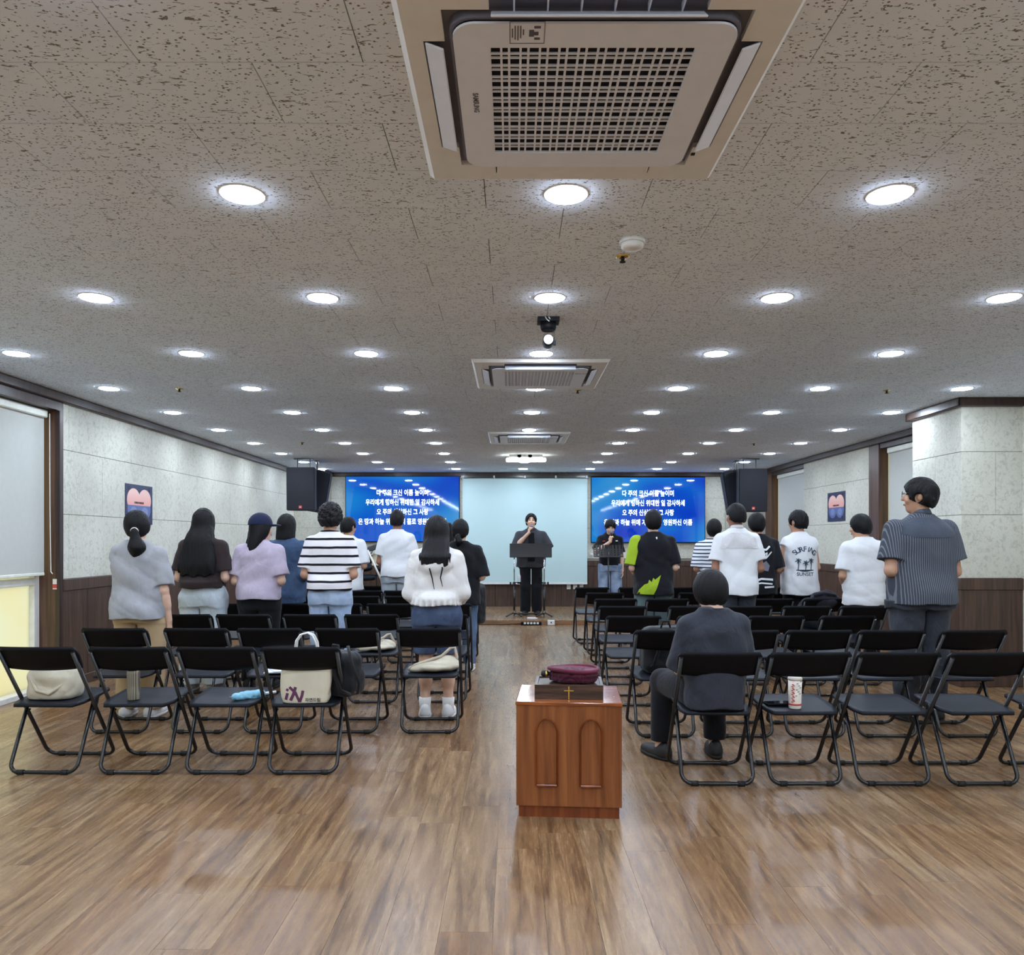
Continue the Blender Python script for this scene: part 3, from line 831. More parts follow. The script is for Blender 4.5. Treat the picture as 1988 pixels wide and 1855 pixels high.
for (xx, yy, zz, lab) in ((3.14, 14.415, .815, 'tiny round white knob on the front wainscot'), (1.5, 14.415, 1.06, 'small white switch on the wall beside the projection screen')):
    t = thing('wall_switch', lab, 'switch', (xx, yy, zz)); O('plate', box_mesh(.05, .02, .05, .006, 2), 'white_plastic', t)
    O('rocker', box_mesh(.02, .01, .03, .002), 'lamp_rim', t, (0, -.012, 0))

# posters on the side walls: two overlapping ovals, peach above, blue below
def poster(label, loc, rz):
    m, nt, bs = new_mat('poster_print')
    tc = N(nt, 'ShaderNodeTexCoord'); sp = N(nt, 'ShaderNodeSeparateXYZ'); nt.links.new(tc.outputs['Object'], sp.inputs[0])
    def oval(cx, cz, rx, rz_):
        dx = math_(nt, 'DIVIDE', math_(nt, 'SUBTRACT', sp.outputs['X'], cx), rx); dz = math_(nt, 'DIVIDE', math_(nt, 'SUBTRACT', sp.outputs['Z'], cz), rz_)
        return math_(nt, 'LESS_THAN', math_(nt, 'ADD', math_(nt, 'MULTIPLY', dx, dx), math_(nt, 'MULTIPLY', dz, dz)), 1.0)
    up = math_(nt, 'MAXIMUM', oval(-.12, .045, .14, .12), oval(.12, .045, .14, .12))
    dn = math_(nt, 'MAXIMUM', oval(-.12, -.045, .13, .115), oval(.12, -.045, .13, .115))
    ring = math_(nt, 'MAXIMUM', oval(-.12, -.075, .07, .05), oval(.12, -.075, .07, .05))
    top = math_(nt, 'GREATER_THAN', sp.outputs['Z'], -.01); low = math_(nt, 'LESS_THAN', sp.outputs['Z'], -.01)
    peach = ramp(nt, math_(nt, 'ADD', math_(nt, 'MULTIPLY', sp.outputs['Z'], 4.0), .3), [(0.2, rgb(232, 160, 150)), (.8, rgb(240, 196, 186))])
    c = mix(nt, math_(nt, 'MULTIPLY', up, top), rgb(38, 46, 80), peach)
    c = mix(nt, math_(nt, 'MULTIPLY', dn, low), c, rgb(92, 108, 158)); c = mix(nt, math_(nt, 'MULTIPLY', ring, low), c, rgb(122, 136, 180))
    nt.links.new(c, bs.inputs['Base Color']); bs.inputs['Roughness'].default_value = .5
    p = tag(O('wall_poster', box_mesh(.585, .004, .415), m, None, loc, (0, 0, rz)), label, 'poster', 'posters on the side walls')
    mb = MB()
    for k in range(7): mb.box((-.095 + .03 * k, -.003, .018), (.022 if k % 3 else .016, .001, .022))
    for k in range(5): mb.box((.20, -.003, -.17 + .008 * k), (.06, .001, .004)); mb.box((-.22, -.003, .18 - .008 * k), (.05, .001, .004)); mb.box((.22, -.003, .18 - .008 * k), (.04, .001, .004))
    o = mb.build('lettering', 'black_ink', p)
    return p
poster('dark blue poster with peach ovals above the woman in grey', (XL + .004, 8.08, 1.70), PI / 2)
poster('dark blue poster with peach ovals on the wall between the blinds', (XR - .004, 10.82, 1.80), -PI / 2)

# ================================================================== HANGING SPEAKERS
MAT['speaker_black'] = plain('speaker_cabinet', rgb(34, 37, 50), .55, bmp=.1)
MAT['speaker_mesh'] = plain('speaker_grille', rgb(22, 24, 34), .75, bmp=.2, vscale=80)
MAT['logo_red'] = plain('logo_red', rgb(206, 74, 70), .5)
def speaker(label, loc, rz, tilt):
    t = thing('hanging_speaker', label, 'speaker', loc, rz, 'hanging loudspeakers')
    w, h, d = .45, .67, .38
    P = [(-w / 2, 0), (w / 2, 0), (w / 2 * .66, d), (-w / 2 * .66, d)]
    bm = prism(P, -h / 2, h / 2); me = bm.mesh('cabinet'); b2 = bmesh.new(); b2.from_mesh(me)
    bmesh.ops.bevel(b2, geom=list(b2.edges), offset=.012, segments=2, affect='EDGES'); b2.to_mesh(me); b2.free()
    R = (tilt, 0, 0)
    O('cabinet', me, 'speaker_black', t, (0, 0, 0), R)
    g = O('grille', box_mesh(.435, .012, .655, .004), 'speaker_mesh', t, (0, -.004, 0), R)
    lg = O('maker_badge', box_mesh(.048, .006, .044), 'logo_red', g, (0, -.008, -.28))
    O('badge_lettering', text_mesh('JBL', .022, .0004), 'white_ink', g, (0, -.0125, -.282))
    mb = MB()
    for sx in (-1, 1): mb.tube([(sx * .10, .17, h / 2 - .02), (sx * .10, .17, CEIL - loc[2])], .007, 8)
    mb.box((0, .17, CEIL - loc[2] - .006), (.30, .06, .012)); mb.build('hanger', 'black_metal', t)
    pl = MB(); pl.box((-.153, .16, 0), (.01, .05, .05)); pl.build('handle', 'rubber', t, rot=R)
    return t
speaker('black loudspeaker facing the seats, hanging by the window wall', (-3.27, 11.8, 2.12), -.03, .02)
speaker('angled black loudspeaker behind the one by the window wall', (-3.0, 12.44, 2.09), 1.75, .16)
speaker('black loudspeaker facing the seats, hanging by the blinds', (3.73, 11.8, 2.10), .03, .02)
speaker('angled black loudspeaker behind the one by the blinds', (3.47, 12.44, 2.09), -1.75, .16)

# ================================================================== FOLDING CHAIRS
def u_frame(hw, ytop, ztop, ybot, zbot, r=.011, cr=.055, top_close=False, n=8):
    """bent tube: down one side, along the floor, up the other"""
    dirv = Vector((0, ybot - ytop, zbot - ztop)).normalized()
    pts = [(-hw, ytop, ztop)]
    for i in range(7):
        a = PI / 2 * i / 6
        c = Vector((-hw + cr, ybot, zbot)) - dirv * cr
        p = c + Vector((-cr * math.cos(a), 0, 0)) + dirv * (cr * math.sin(a)); pts.append(tuple(p))
    pts += [(-x, y, z) for x, y, z in reversed(pts)]
    return MB().tube(pts, r, n)
def back_mesh():
    nu, nv = 14, 6; V = []; F = []
    def pt(u, v, side):
        # v 0 bottom .. 1 top
        hw = .224 if v < .7 else .224 - .018 * ((v - .7) / .3) ** 2
        hw -= .012 * (1 - v) ** 2
        x = (u * 2 - 1) * hw
        zb = .585 + .012 * (u * 2 - 1) ** 2
        z = zb + (.727 - zb) * v
        y = -.073 + (.727 - z) * .64 + .018 * (u * 2 - 1) ** 2
        th = .017 * (1 if 0 < v < 1 else .55)
        return (x, y + (th if side else -th) / 2 * 1.5, z + (0 if side else .004 * v))
    for side in (0, 1):
        for j in range(nv + 1):
            for i in range(nu + 1): V.append(pt(i / nu, j / nv, side))
    S = (nu + 1) * (nv + 1); idx = lambda s, i, j: s * S + j * (nu + 1) + i
    for j in range(nv):
        for i in range(nu):
            F.append((idx(0, i, j), idx(0, i + 1, j), idx(0, i + 1, j + 1), idx(0, i, j + 1)))
            F.append((idx(1, i, j), idx(1, i, j + 1), idx(1, i + 1, j + 1), idx(1, i + 1, j)))
    for i in range(nu):
        F.append((idx(0, i, nv), idx(0, i + 1, nv), idx(1, i + 1, nv), idx(1, i, nv))); F.append((idx(0, i, 0), idx(1, i, 0), idx(1, i + 1, 0), idx(0, i + 1, 0)))
    for j in range(nv):
        F.append((idx(0, 0, j), idx(0, 0, j + 1), idx(1, 0, j + 1), idx(1, 0, j))); F.append((idx(0, nu, j), idx(1, nu, j), idx(1, nu, j + 1), idx(0, nu, j + 1)))
    return MB().add(V, F).mesh('backrest', True)
def seat_mesh():
    nu, nv = 12, 12; V = []; F = []
    def pt(u, v, top):
        hw = .198
        if v < .28: hw = .168 + (.198 - .168) * math.sin(v / .28 * PI / 2)
        if v > .86: hw = .198 - .030 * ((v - .86) / .14) ** 2
        x = (u * 2 - 1) * hw
        y = .005 + .372 * v
        z = .396 + .032 * v - .010 * math.cos((u - .5) * PI) * math.sin(v * PI) - (.006 * ((v - .9) / .1) ** 2 if v > .9 else 0)
        return (x, y, z if top else z - .017)
    for s in (1, 0):
        for j in range(nv + 1):
            for i in range(nu + 1): V.append(pt(i / nu, j / nv, s))
    S = (nu + 1) * (nv + 1); idx = lambda s, i, j: s * S + j * (nu + 1) + i
    for j in range(nv):
        for i in range(nu):
            F.append((idx(0, i, j), idx(0, i + 1, j), idx(0, i + 1, j + 1), idx(0, i, j + 1))); F.append((idx(1, i, j), idx(1, i, j + 1), idx(1, i + 1, j + 1), idx(1, i + 1, j)))
    for i in range(nu):
        F.append((idx(0, i, nv), idx(0, i + 1, nv), idx(1, i + 1, nv), idx(1, i, nv))); F.append((idx(0, i, 0), idx(1, i, 0), idx(1, i + 1, 0), idx(0, i + 1, 0)))
    for j in range(nv):
        F.append((idx(0, 0, j), idx(0, 0, j + 1), idx(1, 0, j + 1), idx(1, 0, j))); F.append((idx(0, nu, j), idx(1, nu, j), idx(1, nu, j + 1), idx(0, nu, j + 1)))
    me = MB().add(V, F).mesh('seat', True)
    return me
def make_chair():
    """local origin on the floor under the rear rail; the sitter faces +Y"""
    t = thing('folding_chair', 'black folding chair', 'chair', (0, 0, 0), 0, 'black folding chairs in rows')
    O('seat', seat_mesh(), 'seat_plastic', t)
    O('backrest', back_mesh(), 'black_plastic', t)
    u_frame(.207, -.058, .70, .385, .014).build('front_leg_frame', 'black_metal', t, smooth=True)
    u_frame(.192, .185, .402, 0.0, .014).build('rear_leg_frame', 'black_metal', t, smooth=True)
    ft = MB().tube([(-.019, 0, 0), (.019, 0, 0)], .0145, 10).mesh('foot', True)
    for y in (0.0, .385):
        for x in (-.125, .125): O('foot', ft, 'rubber', t, (x, y, .0146))
    hg = MB(); hg.tube([(-.199, .19, .372), (-.199, .19, .402)], .012, 8).tube([(.199, .19, .372), (.199, .19, .402)], .012, 8).tube([(-.215, .178, .33), (-.185, .178, .33)], .006, 8).tube([(.215, .178, .33), (.185, .178, .33)], .006, 8)
    hg.build('hinge', 'black_metal', t)
    return t
chair0 = make_chair(); chair_used = [False]
LROW = [4.23, 5.14, 6.11, 7.15, 8.12, 9.02, 9.92]; RROW = [4.03, 5.03, 5.99, 6.88, 7.75, 8.66, 9.64]
def px(x, d): return (x - 994) / FPX * d
LCH = [[67, 246, 416, 580], [218, 378, 521, 672, 831.5], [355, 470, 600, 720, 856], [412, 505, 561, 641, 749, 890],
       [475, 560, 690, 778, 852], [590, 672, 745, 830], [640, 733, 800]]
RCH = [[1401, 1576, 1750, 1927, 2098], [1297, 1451, 1602, 1730, 1895], [1231, 1371, 1510, 1649], [1209, 1346, 1454, 1569, 1680],
       [1196, 1297, 1400, 1501, 1604], [1175, 1272, 1356, 1537], [1150, 1235, 1317, 1527]]
LCH[3] = [440, 540, 641, 749, 846 + 44 - 3]; 
LX = [[px(x, d) for x in r] for r, d in zip(LCH, LROW)]
LX[3] = [-2.60, -2.11, -1.63, -1.15, -.60]; LX[4] = [-2.62, -2.12, -1.63, -1.14, -.60]; LX[5] = [-2.2, -1.75, -1.30, -.62]; LX[6] = [-2.25, -1.72, -1.1]
RX = [[px(x, d) for x in r] for r, d in zip(RCH, RROW)]
RX[0][4] = 3.06; RX[1][2] = 2.035; RX[1][3] = 2.515
CH = {}
for side, rowsd, rowsx in (('L', LROW, LX), ('R', RROW, RX)):
    for ri, (d, xs) in enumerate(zip(rowsd, rowsx)):
        order = sorted(range(len(xs)), key=lambda i: abs(xs[i] - .25))
        for rank, i in enumerate(order):
            c = chair0 if not chair_used[0] else copy_tree(chair0); chair_used[0] = True
            jit = ((ri * 7 + i * 13) % 5 - 2) * .010
            if (side, ri, i) == ('R', 0, 0): jit = -.03
            c.location = (xs[i], d + .07, 0); c.rotation_euler = (0, 0, jit)
            c['label'] = 'black folding chair %s of the aisle, %s seat from it, %s row from the back' % ('left' if side == 'L' else 'right', ORD[rank], ORD[ri])
            CH[side, ri, i] = c
def on_seat(key, x=0.0, y=.19, dz=0.0):
    c = CH[key]; p = Vector(c.location); a = c.rotation_euler[2]
    q = Matrix.Rotation(a, 3, 'Z') @ Vector((x, y, 0))
    zs = .396 + .032 * (y - .005) / .372 - .010 * math.cos(x / .396 * PI) * math.sin((y - .005) / .372 * PI)
    return (p.x + q.x, p.y + q.y, zs + dz)

# ================================================================== OFFERTORY STAND
MAT['cherry'] = wood('cherry_veneer', rgb(110, 60, 28), rgb(134, 78, 40), rgb(150, 92, 50), (26, 26, 1.6), .28)
MAT['cherry_dark'] = wood('cherry_moulding', rgb(100, 46, 18), rgb(122, 60, 26), rgb(140, 76, 34), (30, 30, 2), .25)
MAT['walnut'] = wood('walnut', rgb(44, 30, 24), rgb(66, 46, 36), rgb(88, 64, 50), (3, 20, 40), .35)
MAT['satin_wood'] = wood('polished_top', rgb(122, 62, 28), rgb(146, 82, 40), rgb(160, 96, 50), (2, 26, 26), .12)
st_ = thing('offertory_stand', 'reddish brown wooden stand with two arched panels in the aisle', 'stand', (.285, 3.83, 0), -.075)
mb = MB(); mb.box((0, 0, .30), (.50, .42, .485)); mb.build('cabinet', 'cherry', st_)
O('worktop', box_mesh(.508, .43, .018, .004, 2), 'satin_wood', st_, (0, 0, .544))
mb = MB(); mb.box((0, .005, .029), (.478, .40, .058)); mb.build('plinth', 'cherry_dark', st_)
def arch_pts(w, h, n=9):
    """gothic arch outline, base at 0"""
    P = [(-w / 2, 0), (w / 2, 0), (w / 2, h - w * .62)]
    for i in range(1, n): 
        a = i / n; P.append((w / 2 * math.cos(a * PI / 2) ** 1.0, h - w * .62 + w * .62 * math.sin(a * PI / 2) ** 1.15))
    P.append((0, h))
    P += [(-x, z) for x, z in reversed(P[2:-1])]
    return P
def arch(parent, xc, z0):
    Oo = arch_pts(.112, .325); In = [(x * .80, .012 + z * .945) for x, z in Oo]; Md = [(x * .9, .006 + z * .972) for x, z in Oo]
    yb = -.21; V = []; F = []; n = len(Oo)
    for pts, y in ((Oo, yb - .001), (Md, yb - .015), (In, yb - .001)): V += [(xc + x, y, z0 + z) for x, z in pts]
    for k in (0, 1):
        for i in range(n): F.append((k * n + i, k * n + (i + 1) % n, (k + 1) * n + (i + 1) % n, (k + 1) * n + i))
    p = MB().add(V, F).build('arch_moulding', 'cherry_dark', parent)
    V = [(xc + x, yb - .0015, z0 + z) for x, z in In]
    MB().add(V, [tuple(range(n))]).build('arched_panel', 'cherry', parent)
    O('ledge', box_mesh(.10, .018, .012, .003), 'cherry_dark', parent, (xc, yb - .008, z0 + .006))
arch(st_, -.105, .152); arch(st_, .105, .152)
bx_ = thing('offering_box', 'flat dark walnut box with a gold cross, lying on the wooden stand', 'box', (.283, 3.80, .553), -.075)
mb = MB(); mb.box((0, 0, .032), (.33, .24, .064)); mb.build('case', 'walnut', bx_)
for c, s in (((0, -.113, .067), (.33, .014, .006)), ((0, .113, .067), (.33, .014, .006)), ((-.158, 0, .067), (.014, .212, .006)), ((.158, 0, .067), (.014, .212, .006))):
    mb = MB(); mb.box(c, s); mb.build('lid_frame', 'walnut', bx_)
mb = MB(); mb.box((0, -.1215, .033), (.0065, .003, .062)); mb.box((0, -.1216, .043), (.046, .003, .0055)); mb.build('cross', 'brass', bx_)
MAT['maroon'] = cloth('maroon_velvet', rgb(70, 22, 40), .8, .25, fold=.2)
MAT['maroon_rim'] = cloth('maroon_rim', rgb(96, 34, 56), .7, .2, fold=.1)
pch = thing('offering_bag', 'collapsed maroon velvet offering bag with a wooden grip on the box', 'bag', (.305, 3.80, .618), -.2)
v = Vol((-.16, -.12, -.005), (.16, .12, .09), .004)
v.add(ell((0, 0, .018), (.115, .085, .026)), .01); v.add(ell((.008, .0, .040), (.122, .088, .022)), .012)
v.wrinkle(.0035, 55, 3, (1, 1, 1.6)); v.cut(lambda X, Y, Z: .0015 - Z)
O('pouch', v.mesh('pouch'), 'maroon', pch)
mb = MB(); ring = [(.122 * math.cos(a), .088 * math.sin(a), .064 + .004 * math.sin(a * 2)) for a in [2 * PI * i / 32 for i in range(32)]]
mb.tube(ring, .010, 10, closed=True); mb.build('rim', 'maroon_rim', pch, smooth=True)
V = [(.118 * math.cos(a) * k, .085 * math.sin(a) * k, .068 - .012 * (1 - k)) for k in (1, .75, .45) for a in [2 * PI * i / 32 for i in range(32)]]
F = [(k * 32 + i, k * 32 + (i + 1) % 32, (k + 1) * 32 + (i + 1) % 32, (k + 1) * 32 + i) for k in range(2) for i in range(32)] + [tuple(64 + i for i in range(32))]
MB().add(V, F).build('mouth', 'maroon_rim', pch, smooth=True)
MB().lathe([(.010, 0), (.016, .01), (.016, .03), (.010, .04)], 14, Matrix.Translation((-.118, -.02, .038)) @ Matrix.Rotation(-PI / 2, 4, 'Y')).build('grip', 'rubber', pch, smooth=True)
MB().lathe([(.0165, .012), (.0165, .022)], 14, Matrix.Translation((-.112, -.02, .038)) @ Matrix.Rotation(-PI / 2, 4, 'Y')).build('ferrule', 'brass', pch, smooth=True)

# ================================================================== THINGS LEFT ON THE CHAIRS
MAT['canvas'] = cloth('cream_canvas', rgb(196, 188, 168), .9, .08)
MAT['canvas2'] = cloth('beige_canvas', rgb(186, 174, 154), .9, .1)
MAT['tote'] = cloth('tote_paper_cloth', rgb(206, 200, 180), .85, .04, fold=.12)
MAT['rope'] = cloth('white_rope', rgb(226, 224, 218), .8)
MAT['maroon_ink'] = plain('maroon_ink', rgb(92, 44, 78), .7)
MAT['blackbag'] = cloth('black_nylon', rgb(22, 23, 28), .6, .2, fold=.3)
MAT['strap'] = cloth('black_webbing', rgb(18, 18, 22), .7, .2)
def soft(name, prims, h, mat, parent, wr=.003, fr=30, seed=1, floor_z=None, st=(1, 1, 1)):
    lo = np.min([p[0][1] for p in prims], 0) - .02; hi = np.max([p[0][2] for p in prims], 0) + .02
    v = Vol(lo, hi, h)
    for p, k, op in prims: v.add(p, k, op)
    if wr: v.wrinkle(wr, fr, seed, st)
    if floor_z is not None: v.cut(lambda X, Y, Z: floor_z - Z)
    return O(name, v.mesh(name), mat, parent)
# slumped canvas bag on the chair by the window
t = thing('canvas_bag', 'slumped beige canvas bag on the chair closest to the window', 'bag', on_seat(('L', 0, 0), -.03, .17))
soft('sack', [(rbox((0, 0, .075), (.135, .085, .085), .05), .03, 'u'), (ell((-.05, .0, .13), (.10, .07, .06)), .03, 'u'), (ell((.08, 0, .11), (.06, .06, .07)), .03, 'u')], .006, 'canvas', t, .006, 26, 4, .002)
MB().tube([(-.10, -.07, .12), (-.05, -.10, .06), (.02, -.10, .04), (.09, -.085, .09), (.11, -.05, .14)], .010, 8).build('shoulder_strap', 'canvas2', t, smooth=True)
# tumbler
MAT['tumbler'] = striped('tumbler_pattern', rgb(146, 138, 120), rgb(92, 88, 80), .011, .4, True, .003)
t = thing('tumbler', 'tall striped khaki tumbler standing on a seat in the back row', 'bottle', on_seat(('L', 0, 1), -.055, .12))
MB().lathe([(.030, .001), (.032, .006), (.034, .05), (.036, .15), (.034, .17)], 20).build('body', 'tumbler', t, smooth=True)
MB().lathe([(.033, .17), (.034, .186), (.028, .192)], 20).build('lid', 'seat_plastic', t, smooth=True)
# printed shopping tote with rope handles, black backpack beside it
tb = thing('shopping_tote', 'cream shopping tote with a maroon brush logo and rope handles', 'bag', on_seat(('L', 0, 3), .01, .055, .003), -.03)
V_ = Vol((-.17, -.06, -.01), (.17, .07, .34), .006)
V_.add(loft([0, .02, .16, .30], [.118, .132, .142, .146], [.035, .04, .035, .02], n=5), .005); V_.wrinkle(.0022, 20, 8)
ob = O('bag_body', V_.mesh('bag_body'), 'tote', tb)
for yy in (-.018, .018):
    MB().tube([(-.065, yy, .28), (-.055, yy, .35), (-.03, yy, .385), (0.01, yy * .6, .395), (.04, yy, .38), (.06, yy, .34), (.068, yy, .28)], .005, 8).build('rope_handle', 'rope', tb, smooth=True)
def bvh_of(o):
    me = o.data; return BVHTree.FromPolygons([v.co for v in me.vertices], [p.vertices for p in me.polygons])
def project(me, bvh, off=.0025, frm=-1):
    for v in me.vertices:
        h = bvh.ray_cast(Vector((v.co.x, frm * 1.0, v.co.z)), Vector((0, -frm, 0)))
        if h[0] is not None: v.co.y = h[0].y + frm * off
    return me
def stroke(pts, w):
    """flat brush stroke in XZ, pts (x, z), widths w list"""
    V = []; F = []; n = len(pts)
    for i, (x, z) in enumerate(pts):
        a = pts[max(i - 1, 0)]; b = pts[min(i + 1, n - 1)]
        d = Vector((b[0] - a[0], b[1] - a[1])); d.normalize(); nrm = Vector((-d.y, d.x)); ww = w[i] if isinstance(w, list) else w
        V += [(x + nrm.x * ww / 2, 0, z + nrm.y * ww / 2), (x - nrm.x * ww / 2, 0, z - nrm.y * ww / 2)]
    F = [(2 * i, 2 * i + 1, 2 * i + 3, 2 * i + 2) for i in range(n - 1)]
    return V, F
def dense(pts, k=5):
    out = []
    for a, b in zip(pts[:-1], pts[1:]):
        for i in range(k): out.append((a[0] + (b[0] - a[0]) * i / k, a[1] + (b[1] - a[1]) * i / k))
    return out + [pts[-1]]
tb_bvh = bvh_of(ob)
mb = MB()
mb.add(*stroke(dense([(-.105, .020), (-.095, .058)]), .016)); mb.add(*stroke(dense([(-.100, .070), (-.093, .082)], 2), .015))
mb.add(*stroke(dense([(-.078, .016), (-.062, .050), (-.050, .092)]), .017)); mb.add(*stroke(dense([(-.085, .092), (-.050, .060), (-.026, .008)]), .015)); mb.add(*stroke(dense([(-.026, .008), (-.014, .040), (-.008, .072)]), .016))
O('brush_logo', project(mb.mesh('brush_logo', fix=False), tb_bvh), 'maroon_ink', tb)
me = text_mesh('자연드림', .024, .0004); me.transform(Matrix.Translation((.048, 0, .018))); O('name_lettering', project(me, tb_bvh), 'black_ink', tb)
mb = MB()
for r_ in range(2):
    for k in range(9 - r_ * 2): mb.add(*stroke([(-.045 + r_ * .02 + .014 * k, .232 - .012 * r_), (-.035 + r_ * .02 + .014 * k, .232 - .012 * r_)], .005))
O('small_print', project(mb.mesh('small_print', fix=False), tb_bvh), 'black_ink', tb)
def backpack(label, loc, rz, w=.15, d=.10, h=.40, sc=1.0, lean=0.0):
    t = thing('backpack', label, 'backpack', loc, rz, 'black backpacks')
    soft('bag_body', [(rbox((0, 0, h * .48), (w, d, h * .48), .06), .02, 'u'), (rbox((0, d * .8, h * .30), (w * .8, d * .5, h * .26), .04), .03, 'u')], .008, 'blackbag', t, .004, 24, 3, .002)
    for sx in (-1, 1):
        MB().tube([(sx * .05, -d * .8, h * .9), (sx * .06, -d - .035, h * .78), (sx * .075, -d - .04, h * .5), (sx * .10, -d - .02, h * .2), (sx * w * .9, -d * .4, h * .08)], .011, 8).build('strap', 'strap', t, smooth=True)
    MB().tube([(-.035, -d * .6, h * .93), (-.02, -d * .6, h + .03), (.02, -d * .6, h + .03), (.035, -d * .6, h * .93)], .007, 8).build('grab_loop', 'strap', t, smooth=True)
    MB().tube([(-w * .8, d * .95, h * .62), (0, d * 1.05, h * .66), (w * .8, d * .95, h * .62)], .004, 6).build('zip', 'black_metal', t)
    return t
bp = backpack('black backpack leaning beside the shopping tote', on_seat(('L', 0, 3), .19, .17, .004), -.6, .11, .085, .27)
MB().tube([(.10, -.05, .30), (.17, -.08, .2), (.20, -.06, .10), (.17, -.04, .04), (.13, -.02, .03)], .010, 8).build('hanging_strap', 'strap', bp, smooth=True)
backpack('black backpack on the seat beside the seated person', on_seat(('R', 1, 0), .02, .20, .004), .1, .15, .10, .33)
backpack('black backpack hooked behind the aisle seat near the woman in black', on_seat(('L', 4, 4), .16, .14, .005), -.5, .14, .10, .46)
# dark jacket heaped on a seat on the right
MAT['jacket'] = cloth('charcoal_jacket', rgb(44, 46, 54), .9, .25)
t = thing('jacket_heap', 'dark grey jacket heaped over a chair between the two white shirts', 'jacket', on_seat(('R', 4, 4), 0, .2))
soft('cloth_body', [(ell((0, -.02, .12), (.17, .12, .13)), .03, 'u'), (ell((.02, -.18, .30), (.15, .09, .10)), .04, 'u'), (ell((-.05, .05, .2), (.12, .10, .10)), .04, 'u')], .010, 'jacket', t, .012, 18, 5, .002)
MB().tube([(-.12, -.24, .36), (-.02, -.26, .385), (.1, -.25, .36)], .018, 8).build('collar', 'jacket', t, smooth=True)
# canvas shoulder bag on the white-shirt girl's chair, another on a seat further up
def sling(label, loc, rz, k=1.0):
    t = thing('canvas_shoulder_bag', label, 'bag', loc, rz, 'cream canvas shoulder bags')
    soft('bag_body', [(ell((.03, 0, .034 * k), (.16 * k, .11, .036 * k)), .02, 'u'), (ell((.10 * k, .02, .05 * k), (.075, .08, .05 * k)), .03, 'u'), (ell((-.11, -.03, .022), (.06, .04, .022)), .02, 'u')], .006, 'canvas', t, .0035, 24, 6, .002)
    MB().tube([(-.17, -.05, .02), (-.12, -.04, .05), (-.03, -.02, .075), (.06, .0, .10), (.12 * k, .02, .15 * k), (.155 * k, .03, .155 * k), (.17 * k, .02, .09), (.16, 0, .05)], .011, 8).build('strap', 'canvas2', t, smooth=True)
    return t
sling('cream canvas shoulder bag with looped strap on the white hoodie girl\'s chair', on_seat(('L', 1, 4), .01, .17, .003), .12)
sling('small cream canvas bag on a seat beyond the rope-handled tote', on_seat(('L', 2, 3), 0, .2, .003), .4, .8)
MAT['paper'] = plain('white_paper', rgb(222, 224, 232), .7)
MAT['sky'] = plain('pale_blue_plastic', rgb(130, 188, 214), .4)
t = thing('paper_stack', 'loose white papers lying on a seat behind the shopping tote', 'paper', on_seat(('L', 1, 2), 0.03, .16, .004), .2)
for k in range(3): O('sheet', box_mesh(.21, .297, .0015), 'paper', t, (.012 * k - .01, .01 * k, .010 + .004 * k), (0, 0, .15 * k))
t = thing('folding_umbrella', 'pale blue folded umbrella beside the shopping tote', 'umbrella', on_seat(('L', 0, 2), .09, .12, .020), .55)
soft('canopy', [(cap((-.04, 0, 0), (.10, .0, .0), .020, .028), .01, 'u')], .005, 'sky', t, .003, 60, 2)
MB().tube([(.10, 0, 0), (.19, 0, .004)], .009, 10).build('handle', 'paper', t, smooth=True)
MB().tube([(-.04, 0, 0), (-.075, 0, 0)], .004, 8).build('tip', 'chrome', t)
# drinks cup and phone on the right back row
t = thing('drinks_cup', 'tall white cup with red print standing on a back row seat', 'cup', on_seat(('R', 0, 1), -.025, .10))
MAT['cup'] = plain('cup_white', rgb(226, 216, 204), .45)
MB().lathe([(.032, .001), (.033, .004), (.037, .16)], 24).build('cup_body', 'cup', t, smooth=True)
MB().lathe([(.0385, .158), (.0395, .164), (.037, .170), (.034, .176)], 24).build('lid', 'cup', t, smooth=True)
MB().lathe([(.0338, .02), (.0342, .03)], 24).build('band', 'red', t, smooth=True)
mb = MB()
for k in range(5):
    a0 = -PI / 2 - .75; z = .04 + .021 * k; r0 = .0342 + .004 * z / .16
    for s in ((0, .0), (.25, .006), (.12, .012)):
        a = a0 + s[0]; mb.box((r0 * math.cos(a), r0 * math.sin(a), z + s[1]), (.010, .004, .004), Euler((0, 0, a + PI / 2)))
mb.build('red_lettering', 'red', t)
mb = MB()
for k in range(8): a = -PI / 2 + .5 * ((k * 37) % 10 - 2) / 6; z = .075 + .011 * k; r0 = .0344 + .004 * z / .16; mb.box((r0 * math.cos(a), r0 * math.sin(a), z), (.010, .003, .003), Euler((0, 0, a + PI / 2)))
mb.build('small_drawing', 'ink', t)
t = thing('phone', 'black phone lying behind the white and red cup', 'phone', on_seat(('R', 0, 1), -.10, .155, .012), .1)
O('case', box_mesh(.145, .072, .009, .003, 2), 'black_plastic', t); MAT['glass_black'] = plain('phone_glass', rgb(14, 16, 24), .05)
O('screen', box_mesh(.138, .066, .001), 'glass_black', t, (0, 0, .0050))

